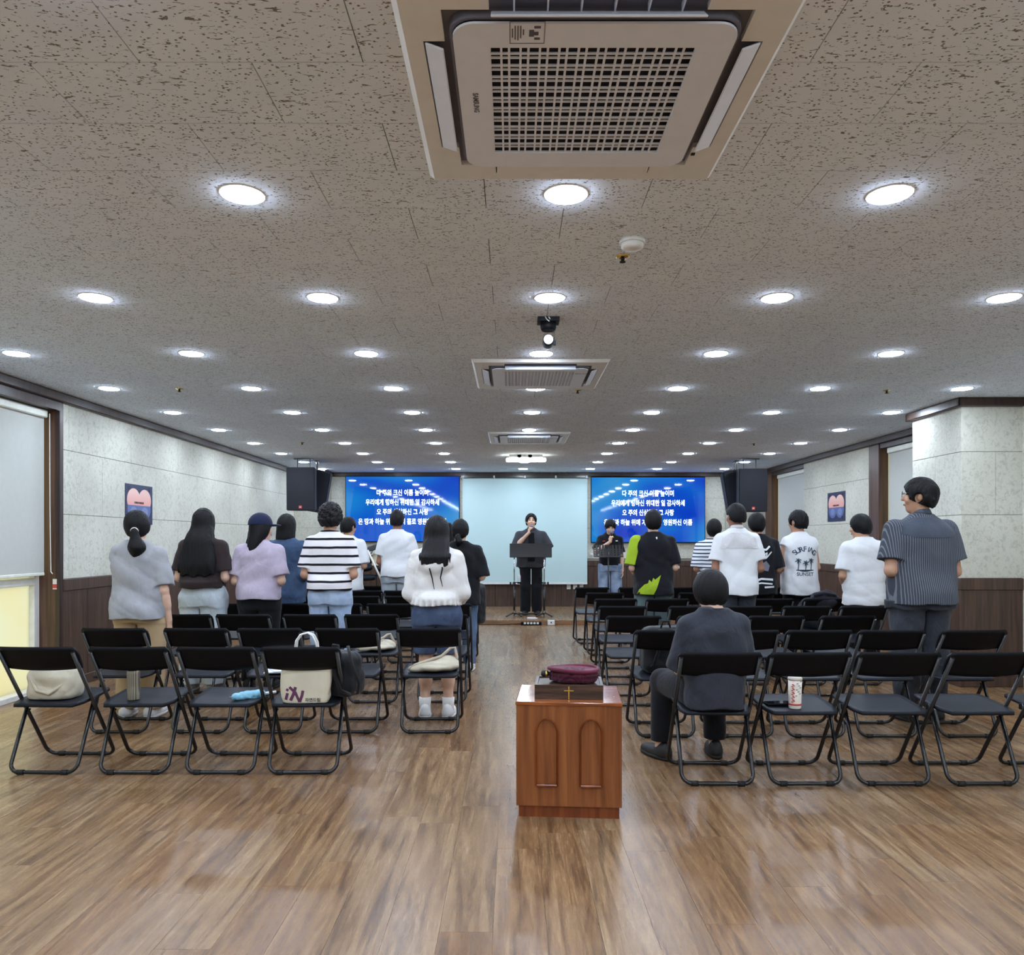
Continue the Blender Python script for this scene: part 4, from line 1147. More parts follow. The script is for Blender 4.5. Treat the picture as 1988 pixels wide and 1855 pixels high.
# ================================================================== STAGE EQUIPMENT
SZ = .073
def music_stand_wide():
    t = thing('wide_music_stand', 'wide black lectern stand on two poles in front of the lead singer', 'music stand', (.272, 12.50, SZ))
    O('desk', box_mesh(.69, .014, .235, .004), 'black_metal', t, (.035, 0, 1.085), (-.25, 0, 0))
    O('desk_lip', box_mesh(.69, .045, .012, .003), 'black_metal', t, (.035, .015, .975))
    for sx in (-.235, .255):
        mb = MB(); mb.tube([(sx, .0, .50), (sx, .0, 1.04)], .010, 10); mb.build('upper_pole', 'chrome', t, smooth=True)
        mb = MB(); mb.tube([(sx, 0, .05), (sx, 0, .50)], .018, 10); mb.build('lower_pole', 'black_metal', t, smooth=True)
        mb = MB(); mb.tube([(sx, 0, .53), (sx, 0, .57)], .024, 10).tube([(sx, 0, .55), (sx + (.055 if sx > 0 else -.055), 0, .55)], .006, 8); mb.build('clamp', 'chrome', t)
        mb = MB(); mb.tube([(sx + (.05 if sx > 0 else -.05), 0, .55), (sx + (.075 if sx > 0 else -.075), 0, .55)], .020, 12); mb.build('knob', 'rubber', t)
        for dx, dy in ((-.13, -.12), (.12, -.12), (0, .14)):
            mb = MB(); mb.tube([(sx, 0, .07), (sx + dx * .5, dy * .5, .045), (sx + dx, dy, .015)], .013, 8); mb.build('leg', 'black_metal', t, smooth=True)
        mb = MB(); mb.tube([(sx, 0, .06), (sx, 0, .10)], .026, 12); mb.build('leg_hub', 'chrome', t)
    mb = MB(); mb.tube([(-.235, 0, .05), (.255, 0, .05)], .014, 8); mb.build('crossbar', 'black_metal', t)
    mb = MB(); mb.tube([(.255, 0, .52), (.19, .02, .60)], .006, 8).lathe([(.022, 0), (.022, .05)], 12, Matrix.Translation((.19, .02, .60))); mb.build('cup_holder', 'black_plastic', t)
    mb = MB(); mb.tube([(-.235, 0, .56), (-.155, -.0, .56)], .006, 8).lathe([(.030, 0), (.034, .03)], 14, Matrix.Translation((-.155, 0, .54))); mb.build('cup_holder', 'black_plastic', t)
music_stand_wide()
MAT['bottle'] = plain('clear_bottle', rgb(206, 214, 214), .1)
t = thing('water_bottle', 'small clear water bottle in the holder of the wide lectern stand', 'bottle', (.117, 12.50, SZ + .545))
MB().lathe([(.024, .0), (.026, .01), (.026, .12), (.012, .15)], 16).build('bottle_body', 'bottle', t, smooth=True); MB().lathe([(.013, .15), (.013, .168)], 12).build('cap', 'white_plastic', t)
def perforated_stand(loc, rz):
    t = thing('perforated_music_stand', 'black music stand with a slotted desk in front of the second singer', 'music stand', loc, rz)
    mb = MB(); nx, nz = 11, 7; w, h = .48, .21; R = Euler((-.35, 0, 0))
    # slotted plate: bars around real openings
    zs = [0, .03, .048, .066, .084, .102, .120, .138, h]
    mbx = []
    for i in range(len(zs) - 1):
        solid = i % 2 == 0
        z0, z1 = zs[i], zs[i + 1]
        if solid: mbx.append(((-w / 2, w / 2), (z0, z1)))
        else:
            n = 9; xs = [-w / 2 + w * k / n for k in range(n + 1)]
            for k in range(n + 1):
                c = xs[k]; mbx.append(((max(-w / 2, c - .018), min(w / 2, c + .018)), (z0, z1)))
            mbx.append(((-.055, .055), (z0, z1)))
    for (x0, x1), (z0, z1) in mbx: mb.box(((x0 + x1) / 2, 0, (z0 + z1) / 2), (x1 - x0, .004, z1 - z0))
    mb.build('desk', 'black_metal', t, (0, 0, .98), (-.35, 0, 0))
    O('desk_lip', box_mesh(w, .05, .006), 'black_metal', t, (0, .025, .98))
    mb = MB(); mb.tube([(0, .02, .06), (0, .02, 1.06)], .011, 10); mb.build('pole', 'black_metal', t, smooth=True)
    for k in range(3):
        a = 2 * PI * k / 3 + .5; mb = MB(); mb.tube([(0, .02, .30), (.28 * math.cos(a), .02 + .28 * math.sin(a), .012)], .010, 8); mb.build('leg', 'black_metal', t, smooth=True)
    return t
perforated_stand((1.555, 12.30, SZ), 0)
t = thing('power_strip', 'black multi socket strip with pale switches at the stage edge', 'power strip', (.30, 11.90, .001))
O('body', box_mesh(.32, .075, .05, .008, 2), 'black_plastic', t, (0, 0, .027))
for k in range(5): O('socket_face', box_mesh(.035, .004, .03, .003), 'white_plastic', t, (-.10 + .05 * k, -.038, .035))
MB().tube([(-.16, 0, .02), (-.4, .03, .008), (-.8, .02, .008), (-1.2, .03, .008)], .006, 6).build('cable', 'rubber', t, smooth=True)
t = thing('floor_outlet', 'small white box with a dark socket on the stage riser', 'socket', (.61, 11.91, .001))
O('box_body', box_mesh(.11, .07, .075, .005), 'white_plastic', t, (0, 0, .038)); O('socket', box_mesh(.02, .004, .02), 'rubber', t, (0, -.036, .042))
o = thing('adapter', 'small pale adapter lying on the stage in front of the wide stand', 'adapter', (.31, 12.10, SZ)); O('body', box_mesh(.14, .06, .03, .006, 2), 'lamp_rim', o, (0, 0, .016)); O('plug', box_mesh(.03, .03, .02, .004), 'white_plastic', o, (.08, 0, .014))
# electronic drum kit on the stage
dk = thing('drum_kit', 'electronic drum kit with black pads and a chrome boom, partly hidden on stage', 'drum kit', (-2.40, 13.15, SZ))
def pad(x, y, z, r, tilt, az, name='drum_pad'):
    mb = MB(); M = Matrix.Translation((x, y, z)) @ Matrix.Rotation(az, 4, 'Z') @ Matrix.Rotation(tilt, 4, 'X')
    mb.lathe([(r * .5, -.04), (r, -.03), (r, .012), (r * .96, .02)], 24, M); mb.build(name, 'black_plastic', dk, smooth=True)
for a in ((-.45, 0, .72, .13, .3, 0), (-.15, .12, .78, .12, .35, 0), (.15, .12, .78, .12, .35, 0), (.38, -.10, .70, .14, .3, .3), (-.05, -.3, .62, .15, .1, 0)): pad(*a)
def cymbal(x, y, z, r, tx, ty):
    mb = MB(); M = Matrix.Translation((x, y, z)) @ Matrix.Rotation(ty, 4, 'Y') @ Matrix.Rotation(tx, 4, 'X')
    mb.lathe([(r, 0), (r * .9, .012), (r * .3, .022), (.03, .035)], 28, M); mb.build('cymbal_pad', 'rubber', dk, smooth=True)
cymbal(.10, -.35, 1.13, .20, .25, -.28); cymbal(-.55, .05, 1.10, .18, .3, .25)
mb = MB(); mb.tube([(-.6, .1, 0), (-.6, .1, .70)], .018, 10).tube([(.5, .0, 0), (.5, 0, .72)], .018, 10).tube([(-.6, .1, .62), (-.2, .2, .64), (.2, .2, .64), (.5, 0, .62)], .018, 10); mb.build('rack', 'black_metal', dk, smooth=True)
for pts, r_, m_ in (([(.03, -.62, 1.09), (.30, -.62, .50)], .016, 'white_plastic'), ([(.10, -.35, 1.12), (-.12, -.3, .82)], .010, 'chrome'), ([(-.55, .05, 1.1), (-.6, .1, .7)], .010, 'chrome')):
    MB().tube(pts, r_, 10).build('boom', m_, dk, smooth=True)
mb = MB(); mb.box((.05, -.1, .93), (.22, .10, .14)); mb.build('drum_module', 'black_plastic', dk)
for sx in (-.25, .05):
    mb = MB(); mb.box((sx, -.2, .03), (.10, .26, .04)); mb.build('pedal', 'black_plastic', dk)
MB().lathe([(.17, 0), (.17, .15)], 24, Matrix.Translation((-.1, .0, .22)) @ Matrix.Rotation(PI / 2, 4, 'X')).build('kick_pad', 'black_plastic', dk, smooth=True)
MAT['orange'] = plain('orange_plastic', rgb(206, 92, 52), .5)
o = thing('cable_reel', 'orange cable coil lying on the stage beside the drum kit', 'cable', (-2.15, 12.55, SZ))
mb = MB()
for k in range(3): mb.tube([(.11 * math.cos(2 * PI * i / 24), .11 * math.sin(2 * PI * i / 24), .012 + .018 * k) for i in range(24)], .010, 8, closed=True)
mb.build('coil', 'orange', o, smooth=True)
MAT['paperbeige'] = plain('sheet_music', rgb(214, 206, 180), .8)
o = thing('sheet_music', 'cream sheet music page on a stand by the drum kit', 'paper', (-2.32, 12.72, SZ)); mb = MB(); mb.box((.06, .02, .93), (.15, .004, .2), Euler((-.2, 0, 0))); mb.build('page', 'paperbeige', o); mb = MB(); mb.tube([(.06, .03, 0), (.06, .03, .9)], .010, 8).tube([(-.08, .03, .012), (.2, .03, .012)], .012, 8); mb.build('stand_pole', 'black_metal', o)

# ================================================================== PEOPLE
def skin_mat(name, col):
    m, nt, bs = new_mat(name)
    f = noise(nt, coords(nt), 22, 3)
    nt.links.new(ramp(nt, f, [(.3, tuple(c * .88 for c in col[:3]) + (1,)), (.7, col)]), bs.inputs['Base Color'])
    bs.inputs['Roughness'].default_value = .5; bs.inputs['Subsurface Weight'].default_value = .08
    bs.inputs['Subsurface Radius'].default_value = (.01, .004, .002)
    return m
MAT['skin_fair'] = skin_mat('skin_fair', rgb(222, 182, 158)); MAT['skin_mid'] = skin_mat('skin_mid', rgb(196, 150, 122)); MAT['skin_tan'] = skin_mat('skin_tan', rgb(156, 108, 84))
def hair_mat(name, col, hi):
    m, nt, bs = new_mat(name)
    f = noise(nt, coords(nt, scale=(240, 240, 14)), 1.0, 3, .6)
    nt.links.new(ramp(nt, f, [(.35, col), (.75, hi)]), bs.inputs['Base Color'])
    bs.inputs['Roughness'].default_value = .55; bs.inputs['Specular IOR Level'].default_value = .22
    bump(nt, bs, f, .45, .004)
    return m
MAT['hair'] = hair_mat('black_hair', rgb(7, 7, 9), rgb(20, 19, 23)); MAT['hair_soft'] = hair_mat('soft_black_hair', rgb(14, 13, 16), rgb(36, 33, 37))
MAT['lip'] = plain('lip', rgb(170, 104, 96), .5); MAT['eye_dark'] = plain('eye_dark', rgb(20, 16, 16), .2)
def ellipsoid_mesh(rx, ry, rz, n=10):
    prof = [(math.cos(a) , math.sin(a)) for a in [(-PI / 2) + PI * i / n for i in range(1, n)]]
    me = MB().lathe(prof, 12).mesh('ellipsoid', True); me.transform(Matrix.Diagonal((rx, ry, rz, 1))); return me
EYE = ellipsoid_mesh(.0135, .006, .0058); BROW = ellipsoid_mesh(.019, .005, .0042); LIP = ellipsoid_mesh(.023, .007, .0075)
# one shoe shape, shared: toe towards +Y, origin at the ankle on the floor
def shoe_meshes():
    v = Vol((-.06, -.12, -.01), (.06, .22, .14), .006)
    v.add(ell((0, .05, .03), (.045, .135, .045)), .02); v.add(ell((0, -.03, .055), (.038, .055, .055)), .03)
    v.cut(lambda X, Y, Z: .018 - Z); up = v.mesh('upper')
    v = Vol((-.06, -.12, -.01), (.06, .22, .05), .006)
    v.add(ell((0, .045, .012), (.049, .142, .03)), .01); v.cut(lambda X, Y, Z: np.maximum(.001 - Z, Z - .024)); so = v.mesh('sole')
    return up, so
SHOE_UP, SHOE_SOLE = shoe_meshes()
def shoe(parent, loc, rz, mat, sole):
    o = O('shoe', SHOE_UP, mat, parent, loc, (0, 0, rz)); O('sole', SHOE_SOLE, sole, o)
def hand_prims(w, d, n, sx, curl=.4, k=1.0):
    w = Vector(w); d = Vector(d).normalized(); n = Vector(n); n = (n - d * n.dot(d)).normalized(); t = d.cross(n) * sx
    P = []
    for o in (-.024, -.008, .008, .024): P.append((cap(w + t * o * .6 * k, w + d * .082 * k + t * o * k, .015 * k, .0115 * k), .01))
    for o, L in ((.030, .066), (.010, .076), (-.010, .070), (-.029, .054)):
        b = w + d * .084 * k + t * o * k; c = curl
        d1 = (d * math.cos(c * 1.1) + n * math.sin(c * 1.1)); d2 = (d * math.cos(c * 2.4) + n * math.sin(c * 2.4))
        m = b + d1 * L * .5 * k; e = m + d2 * L * .5 * k
        P.append((cap(b, m, .0088 * k, .0082 * k), .004)); P.append((cap(m, e, .0082 * k, .0068 * k), .003))
    b = w + d * .022 * k + t * .026 * k; m = b + (d * .65 + t * .6 + n * .35).normalized() * .038 * k; e = m + (d * .8 + n * .5).normalized() * .030 * k
    P.append((cap(b, m, .012 * k, .0095 * k), .008)); P.append((cap(m, e, .0095 * k, .0078 * k), .003))
    return P
def person(label, pxx, ytop, d, W, base=0.0, yaw=0.0, skin='skin_mid', shirt=None, pants=None, hair=None, arms=('fold', 'fold'), head=(0, 0, 0),
           shoes=('white_plastic', 'white_plastic'), build=1.0, h=.0085, lean=0.0, H=None, X=None, seat=None, bare=None, foot_turn=.12, stance=.085):
    if H is None: H = CAM_Z + (HORIZON - ytop) / FPX * d - base
    if X is None: X = px(pxx, d)
    root = thing('person', label, 'person', (X, d, base), yaw)
    s = H / 1.70; hs = (.45 + .55 * s)
    dz = 0.0 if seat is None else seat['hip'] - .53 * H
    top = H - .012 + dz
    HC = np.array([0, .012 + head[3] if len(head) > 3 else .012, top - .122 * hs])
    R = np.array(Euler((head[1], head[2], head[0])).to_matrix())
    piv = HC + np.array([0, -.02, -.10 * hs])
    def h2w(v): return (np.asarray(v) * hs + (HC - piv)) @ R.T + piv
    def hp(prim):
        fn = prim[0]
        def f(Xx, Yy, Zz):
            x, y, z = Xx - piv[0], Yy - piv[1], Zz - piv[2]
            a = R[0][0] * x + R[1][0] * y + R[2][0] * z; b = R[0][1] * x + R[1][1] * y + R[2][1] * z; c = R[0][2] * x + R[1][2] * y + R[2][2] * z
            o = piv - HC
            return fn((a + o[0]) / hs, (b + o[1]) / hs, (c + o[2]) / hs) * hs
        cen = h2w(((prim[1] + prim[2]) / 2)[None])[0]; rad = np.linalg.norm(prim[2] - prim[1]) / 2 * hs
        return f, cen - rad, cen + rad
    Z = lambda f: f * H + dz
    shx = W / 2 - .058 * (1 if build < 1.15 else 1.25); shz = Z(.783)
    # ---- joints
    J = {}
    for sx, mode in ((-1, arms[0]), (1, arms[1])):
        S = Vector((sx * shx, -.005, shz)); ua, fa = .172 * H, .146 * H
        if mode == 'down': E = S + Vector((sx * .035, -.025, -ua)); Wr = E + Vector((sx * .012, .05, -fa)); hd, hn, cu = (0, .15, -1), (-sx, .1, 0), .35
        elif mode == 'fold': E = S + Vector((sx * .045, -.03, -ua * .96)); Wr = Vector((sx * .10, .165, E.z - .05)); hd, hn, cu = (-sx * 1, .35, -.1), (0, -1, .2), .7
        elif mode == 'low': E = S + Vector((sx * .045, -.02, -ua * .98)); Wr = Vector((sx * .11, .15, E.z - .14)); hd, hn, cu = (-sx * .9, .2, -.4), (0, -1, 0), .6
        elif mode == 'front': E = S + Vector((sx * .0, .20, -ua * .62)); Wr = Vector((sx * .08, .24, S.z - .10)); hd, hn, cu = (-sx * .5, .1, 1), (0, -1, 0), .5
        elif mode == 'lap': E = S + Vector((sx * .025, .05, -ua * .97)); Wr = Vector((sx * .13, .25, E.z - .04)); hd, hn, cu = (-sx * .5, .8, -.3), (0, 0, -1), .5
        else: E, Wr, hd, hn, cu = Vector(mode[0]), Vector(mode[1]), mode[2], mode[3], mode[4]
        J[sx] = (S, E, Wr, hd, hn, cu)
    legs = {}
    for sx in (-1, 1):
        if seat: legs[sx] = tuple(Vector(q) for q in seat['legs'][0 if sx < 0 else 1])
        else: legs[sx] = (Vector((sx * stance, 0, .50 * H)), Vector((sx * (stance + .008), .015, .275 * H)), Vector((sx * (stance + .012), -.01, .055 * H)))
    post = None
    if lean: 
        def post(v): v = v.copy(); v[:, 0] += lean * np.maximum(v[:, 2] - .45 * H, 0); return v
    # ---- body: one continuous skin
    xm = max(W / 2 + .12, max(abs(J[q][i][0]) for q in J for i in (1, 2)) + .12); 
    lo = [-xm, -.22, -.01 if not seat else .0]; hi = [xm, .45 if not seat else .60, top + .04]
    if seat: lo[0] = min(lo[0], min(l[i][0] for l in legs.values() for i in (1, 2)) - .1); hi[0] = max(hi[0], max(l[i][0] for l in legs.values() for i in (1, 2)) + .1)
    B = Vol(lo, hi, h); b = build; fs = W / .46
    B.add(loft([Z(.47), Z(.53), Z(.61), Z(.70), Z(.78), Z(.82), Z(.838)], np.array([.14, .155, .128, .145, .138, .085, .05]) * fs * (.5 + .5 * b), np.array([.09, .10, .085, .098, .085, .06, .045]) * b), .02)
    for sx in (-1, 1):
        S, E, Wr, hd, hn, cu = J[sx]
        B.add(cap((sx * .03, -.01, Z(.825)), (sx * shx * .92, -.005, shz), .038, .044), .03)
        B.add(cap(S, E, .046 * b, .038 * b), .02); B.add(cap(E, Wr, .038 * b, .025), .015); B.add(cap(E + (Wr - E) * .25, E + (Wr - E) * .5, .037 * b, .034 * b), .02)
        for p, k in hand_prims(Wr, hd, hn, sx, cu, .95 * hs): B.add(p, k)
        Hp, K, A = legs[sx]
        B.add(cap(Hp, K, .078 * b, .050 * b), .03); B.add(cap(K, A, .048 * b, .034), .02); B.add(cap(K + (A - K) * .2, K + (A - K) * .45, .050 * b, .046 * b), .03)
        B.add(cap((A.x, A.y - .01, .035), (A.x, A.y + .12, .03), .030, .026), .02)
    fem = .92 if (hair or {}).get('fem') else 1.0
    nk = h2w(np.array([[0, -.015, -.05]]))[0]
    B.add(cap((0, -.012, Z(.81)), nk, .056 * fem * (.7 + .3 * b), .050 * fem * (.7 + .3 * b)), .025)
    B.add(hp(ell((0, -.014, .022), (.077, .092, .098))), .01); B.add(hp(ell((0, .018, -.045), (.060, .070, .076))), .03); B.add(hp(ell((0, .05, -.098), (.028, .026, .020))), .03)
    B.add(hp(cap((0, .082, .012), (0, .103, -.026), .008, .0125)), .012); B.add(hp(ell((0, .086, -.062), (.025, .010, .010))), .008)
    for sx in (-1, 1):
        B.add(hp(ell((sx * .030, .092, .012), (.017, .012, .012))), .012, 's'); B.add(hp(ell((sx * .036, .066, -.03), (.026, .022, .024))), .02)
        B.add(hp(ell((sx * .077, -.008, -.008), (.010, .020, .031))), .006)
    body = O('body', B.mesh('body', post), skin, root)
    def face_obj(name, me, mat, p, rz=0):
        w = h2w(np.array([p]))[0]
        if post is not None: w = post(w[None])[0]
        o = O(name, me, mat, root, tuple(w)); o.rotation_euler = Euler((head[1], head[2], head[0] + rz)); return o
    for sx in (-1, 1):
        face_obj('eye', EYE, 'eye_dark', (sx * .031, .079, .012), -sx * .25); face_obj('eyebrow', BROW, 'hair', (sx * .032, .083, .034), -sx * .3)
    face_obj('mouth', LIP, 'lip', (0, .0915, -.063))
    # ---- trousers / shorts
    if pants:
        P_ = Vol([lo[0], lo[1], -.01], [hi[0], hi[1], Z(.64)], h * 1.1); ez = pants.get('ease', .012); wd = pants.get('wide', 0.0)
        tp = Z(pants.get('top', .605))
        if not seat:
            P_.add(loft([Z(.465), Z(.52), Z(.56), tp], (np.array([.155, .166, .155, .140]) + ez) * fs * (.35 + .65 * b), (np.array([.105, .118, .108, .096]) + ez) * b), .02)
        else: P_.add(rbox((0, .03, seat['hip']), (.150, .15, .10), .07), .03)
        zb = pants.get('bottom', .05) * H
        for sx in (-1, 1):
            Hp, K, A = legs[sx]
            P_.add(cap(Hp + Vector((0, 0, .0)), K, .082 * b + ez, .055 * b + ez + wd * .5), .035)
            if zb < K.z - .05: P_.add(cap(K, Vector((A.x, A.y, min(A.z, .06))), .055 * b + ez + wd * .5, .040 + ez + wd), .03)
        if not seat: P_.add(ell((.068, -.045, Z(.505)), (.080, .068, .080)), .05); P_.add(ell((-.068, -.045, Z(.505)), (.080, .068, .080)), .05)
        P_.wrinkle(pants.get('wr', .004), 20, int(pxx) % 97, (1, 1, .8))
        P_.cut(lambda Xx, Yy, Zz: zb - Zz)
        if shirt and not seat: zt = Z(shirt.get('hem', .5)) + .025; P_.cut(lambda Xx, Yy, Zz: Zz - zt)
        if not seat:
            gap = .006
            P_.F = np.where((P_.ax[2][None, None, :] < .455 * H), np.maximum(P_.F, gap - np.abs(P_.ax[0][:, None, None])), P_.F)
        tr = O(pants.get('name', 'trousers'), P_.mesh('trousers', post), pants['mat'], root)
        if pants.get('belt') and not seat: pass
    # ---- shirt
    if shirt:
        ez = shirt.get('ease', .022); hem = Z(shirt.get('hem', .50)); aw = W / 2 - .062 + ez; wst = shirt.get('waist', 1.0)
        Sv = Vol([lo[0], lo[1], hem - .02], [hi[0], hi[1], Z(.90)], h)
        fl = shirt.get('flare', 1.0); dp = (.115 + ez * .6) * (.55 + .45 * b)
        if b > 1.1: dp *= 1.12
        wav = None
        if shirt.get('ruffle'):
            def wav(an, Zz): return .07 * np.sin(an * 26) * np.clip((hem + .05 - Zz) / .05, 0, 1)
        bh = max(dp * 1.04, (.118 + (pants or {}).get('ease', .012) + .022) * (.3 + .7 * b)) if not seat else dp * 1.05
        zs = [hem, hem + .05 * H, Z(.62), Z(.70), Z(.77), Z(.812), Z(.838), Z(.848)]
        if zs[2] <= zs[1] + .01: zs[1] = hem + .012
        if zs[2] <= zs[1]: zs[2] = zs[1] + .02
        Sv.add(loft(zs, [aw * fl, aw * fl * .995, aw * wst, aw * 1.0, aw * .97, aw * .70, .080, .064], [bh, bh, dp * .98 * wst, dp, dp * .93, dp * .70, .066, .060],
               CY=[-.018, -.018, -.004, 0, -.006, -.012, -.014, -.014], n=2.5, wav=wav), .02)
        Sv.add(cap((.02, -.014, Z(.820)), (shx * .92, -.006, shz + .006), .046, .052), .04); Sv.add(cap((-.02, -.014, Z(.820)), (-shx * .92, -.006, shz + .006), .046, .052), .04)
        sl = shirt.get('sleeve', .7); r0 = shirt.get('slr', .064) * (.55 + .45 * b)
        for sx in (-1, 1):
            S, E, Wr = J[sx][:3]
            if sl <= 0: continue
            if sl <= 1.05:
                e = S + (E - S) * sl; Sv.add(capflat(S + Vector((-sx * .008, 0, 0)), e, r0 - .004, r0 * 1.12), .022)
            else:
                Sv.add(cap(S, E, r0, r0 * .95), .022); f = min(1.0, sl - 1.0); e = E + (Wr - E) * f; Sv.add(capflat(E, e, r0 * .95, r0 * .80), .02)
        if shirt.get('hood'):
            Sv.add(ell((0, -.115, Z(.755)), (.120, .050, .075)), .02); Sv.add(ell((0, -.075, Z(.81)), (.105, .055, .035)), .03)
        Sv.wrinkle(shirt.get('wr', .005), shirt.get('wf', 17), int(pxx * 3) % 89, shirt.get('ws', (1, 1, 1.1)))
        wv = shirt.get('hemwave', .006)
        Sv.cut(lambda Xx, Yy, Zz: hem + wv * np.sin(Xx * 23 + pxx) + wv * .6 * np.sin(Yy * 31) - Zz)
        Sv.add(cap((0, .012, Z(.855)), (0, -.006, Z(.825)), .056 * fem, .050 * fem), .008, 's')
        if not seat: Sv.add(ell((0, 0, hem - .03), (aw * .82, dp * .80, .07)), .01, 's')
        sh_o = O(shirt.get('name', 'shirt'), Sv.mesh('shirt', post), shirt['mat'], root)
        if shirt.get('collar'):
            cz = Z(.845); pts = [(.064 * math.cos(a), -.008 + .066 * math.sin(a), cz + .012 - .012 * math.sin(a)) for a in [PI / 2 + .35 + (2 * PI - .7) * i / 24 for i in range(25)]]
            mb = MB()
            V = []; n = len(pts)
            for x, y, z in pts: V += [(x * .92, y * .92 - .001, z + .022), (x * 1.12, y * 1.12 - .003, z - .016), (x * 1.02, y * 1.02, z - .018), (x * .86, y * .86, z + .016)]
            F = [(4 * i + k, 4 * i + (k + 1) % 4, 4 * i + 4 + (k + 1) % 4, 4 * i + 4 + k) for i in range(n - 1) for k in range(4)]
            c_o = mb.add(V, F).build('collar', shirt.get('collar_mat', shirt['mat']), root, smooth=True)
        elif shirt.get('neckband', True):
            zc = Z(.843); rr = .064 * fem + .002
            mb = MB(); mb.tube([(rr * math.cos(a), -.008 + rr * math.sin(a), zc - .012 * math.sin(a)) for a in [2 * PI * i / 28 for i in range(28)]], .0065, 8, closed=True)
            o = mb.build('neckband', shirt.get('band', shirt['mat']), root, smooth=True)
            if lean: o.location.x = lean * (zc - .45 * H)
        root['_'] = 0; del root['_']
    else: sh_o = None
    # ---- shoes
    if shoes:
        for sx in (-1, 1):
            A = legs[sx][2]; shoe(root, (A.x, A.y, 0), -sx * foot_turn if not seat else seat['turn'][0 if sx < 0 else 1], shoes[0], shoes[1])
    # ---- hair
    if hair:
        st = hair['style']; hv = hair.get('vol', 1.0); hh = hair.get('h', .0055) / hs
        low = hair.get('low', -.22)
        Hv = Vol((-.20, -.24, min(low, -.16) - .02), (.20, .15, .17), hh)
        Hv.add(ell((0, -.010, .018), (.0925 * hv, .1075 * hv, .114 * (1 + (hv - 1) * .6))), .01)
        if st in ('short', 'mop', 'curly', 'buzz', 'bowl'):
            Hv.add(ell((0, -.050, -.025), (.080 * hv, .060 * hv, .078)), .02)
            zn = {'short': -.078, 'mop': -.085, 'curly': -.088, 'buzz': -.066, 'bowl': -.105}[st]; slp = {'short': .55, 'mop': .42, 'curly': .5, 'buzz': .75, 'bowl': .45}[st]
            Hv.wrinkle({'short': .003, 'mop': .004, 'curly': .0075, 'buzz': .001, 'bowl': .0012}[st], {'curly': 70}.get(st, 75), int(pxx) % 31, (1, 1, .30 if st != 'curly' else 1))
            Hv.cut(lambda Xx, Yy, Zz: zn + slp * (Yy + .08) + .012 * np.cos(Xx * 26) - Zz + .004 * np.sin(Xx * 140))
            if st != 'bowl':
                for q in (-1, 1): Hv.add(ell((q * .090, .004, -.020), (.034, .030, .038)), .008, 's')
        elif st == 'bob':
            Hv.add(loft([low, low + .04, -.03, .06], [.082, .098, .094, .07], [.07, .085, .088, .07], CY=[-.035, -.03, -.02, -.012]), .02)
            Hv.wrinkle(.0022, 80, int(pxx) % 31, (1, 1, .12))
        elif st == 'long':
            wd = hair.get('width', .12); wd2 = hair.get('width2', wd)
            Hv.add(loft([low, low + .10, -.16, -.04, .05], [wd2 * .75, wd2, wd * .95, .098, .07], [.014, .036, .06, .085, .07], CY=[-.115 + hair.get('back', 0), -.115 + hair.get('back', 0), -.080 + .7 * hair.get('back', 0), -.028, -.012]), .03)
            Hv.wrinkle(.0028, 70, int(pxx) % 31, (1, 1, .08))
            Hv.cut(lambda Xx, Yy, Zz: low + .015 + .012 * np.sin(Xx * 60) + .02 * np.abs(Xx) * 4 - Zz)
        elif st == 'pony':
            Hv.add(ell((0, -.055, -.035), (.070, .05, .06)), .02)
            tz = hair.get('tie', -.03); tl = hair.get('tail', .24); tw = hair.get('tailw', .062)
            Hv.cut(lambda Xx, Yy, Zz: np.where(Yy > -.12, -.085 + .55 * (Yy + .08) - Zz, -1.0))
            Hv.add(cap((0, -.105, tz), (0.0, -.135, tz - .015), .020, .022), .015)
            Hv.add(cap((0, -.135, tz - .015), (.015, -.135, tz - tl * .55), .024, tw), .02); Hv.add(cap((.015, -.135, tz - tl * .55), (.0, -.125, tz - tl), tw, .012), .03)
            Hv.wrinkle(.0022, 80, int(pxx) % 31, (1, 1, .12))
        # open the face
        Hv.add(ell((0, .118, -.052 + hair.get('fringe', 0)), (.088, .100, .118)), .008, 's')
        if st in ('bob', 'long'): Hv.add(cap((0, .13, -.06), (0, .13, low), .075, .075), .02, 's'); 
        def hpost(v):
            w = h2w(v); return post(w) if post is not None else w
        ho = O('hair', Hv.mesh('hair', hpost), hair.get('mat', 'hair'), root)
        if st == 'pony':
            ring = h2w(np.array([(.023 * math.cos(a), -.128, hair.get('tie', -.03) - .008 + .023 * math.sin(a)) for a in [2 * PI * i / 16 for i in range(16)]]))
            if post is not None: ring = post(ring)
            MB().tube([tuple(p) for p in ring], .007, 8, closed=True).build('hair_tie', hair.get('tie_mat', 'white_plastic'), root, smooth=True)
    info = dict(root=root, H=H, J=J, h2w=h2w, shirt=sh_o, legs=legs, Z=Z, W=W, HC=HC, post=post)
    return info
def decal(info, me, name, mat, off=.003, frm=-1):
    me = project(me, bvh_of(info['shirt']), off, frm); return O(name, me, mat, info['shirt'])
def poly_mesh(polys, cuts=3):
    bm = bmesh.new()
    for P in polys:
        vs = [bm.verts.new((x, 0, z)) for x, z in P]; bm.faces.new(vs)
    bmesh.ops.triangulate(bm, faces=bm.faces); bmesh.ops.subdivide_edges(bm, edges=bm.edges, cuts=cuts, use_grid_fill=True)
    me = bpy.data.meshes.new('print'); bm.to_mesh(me); bm.free(); return me

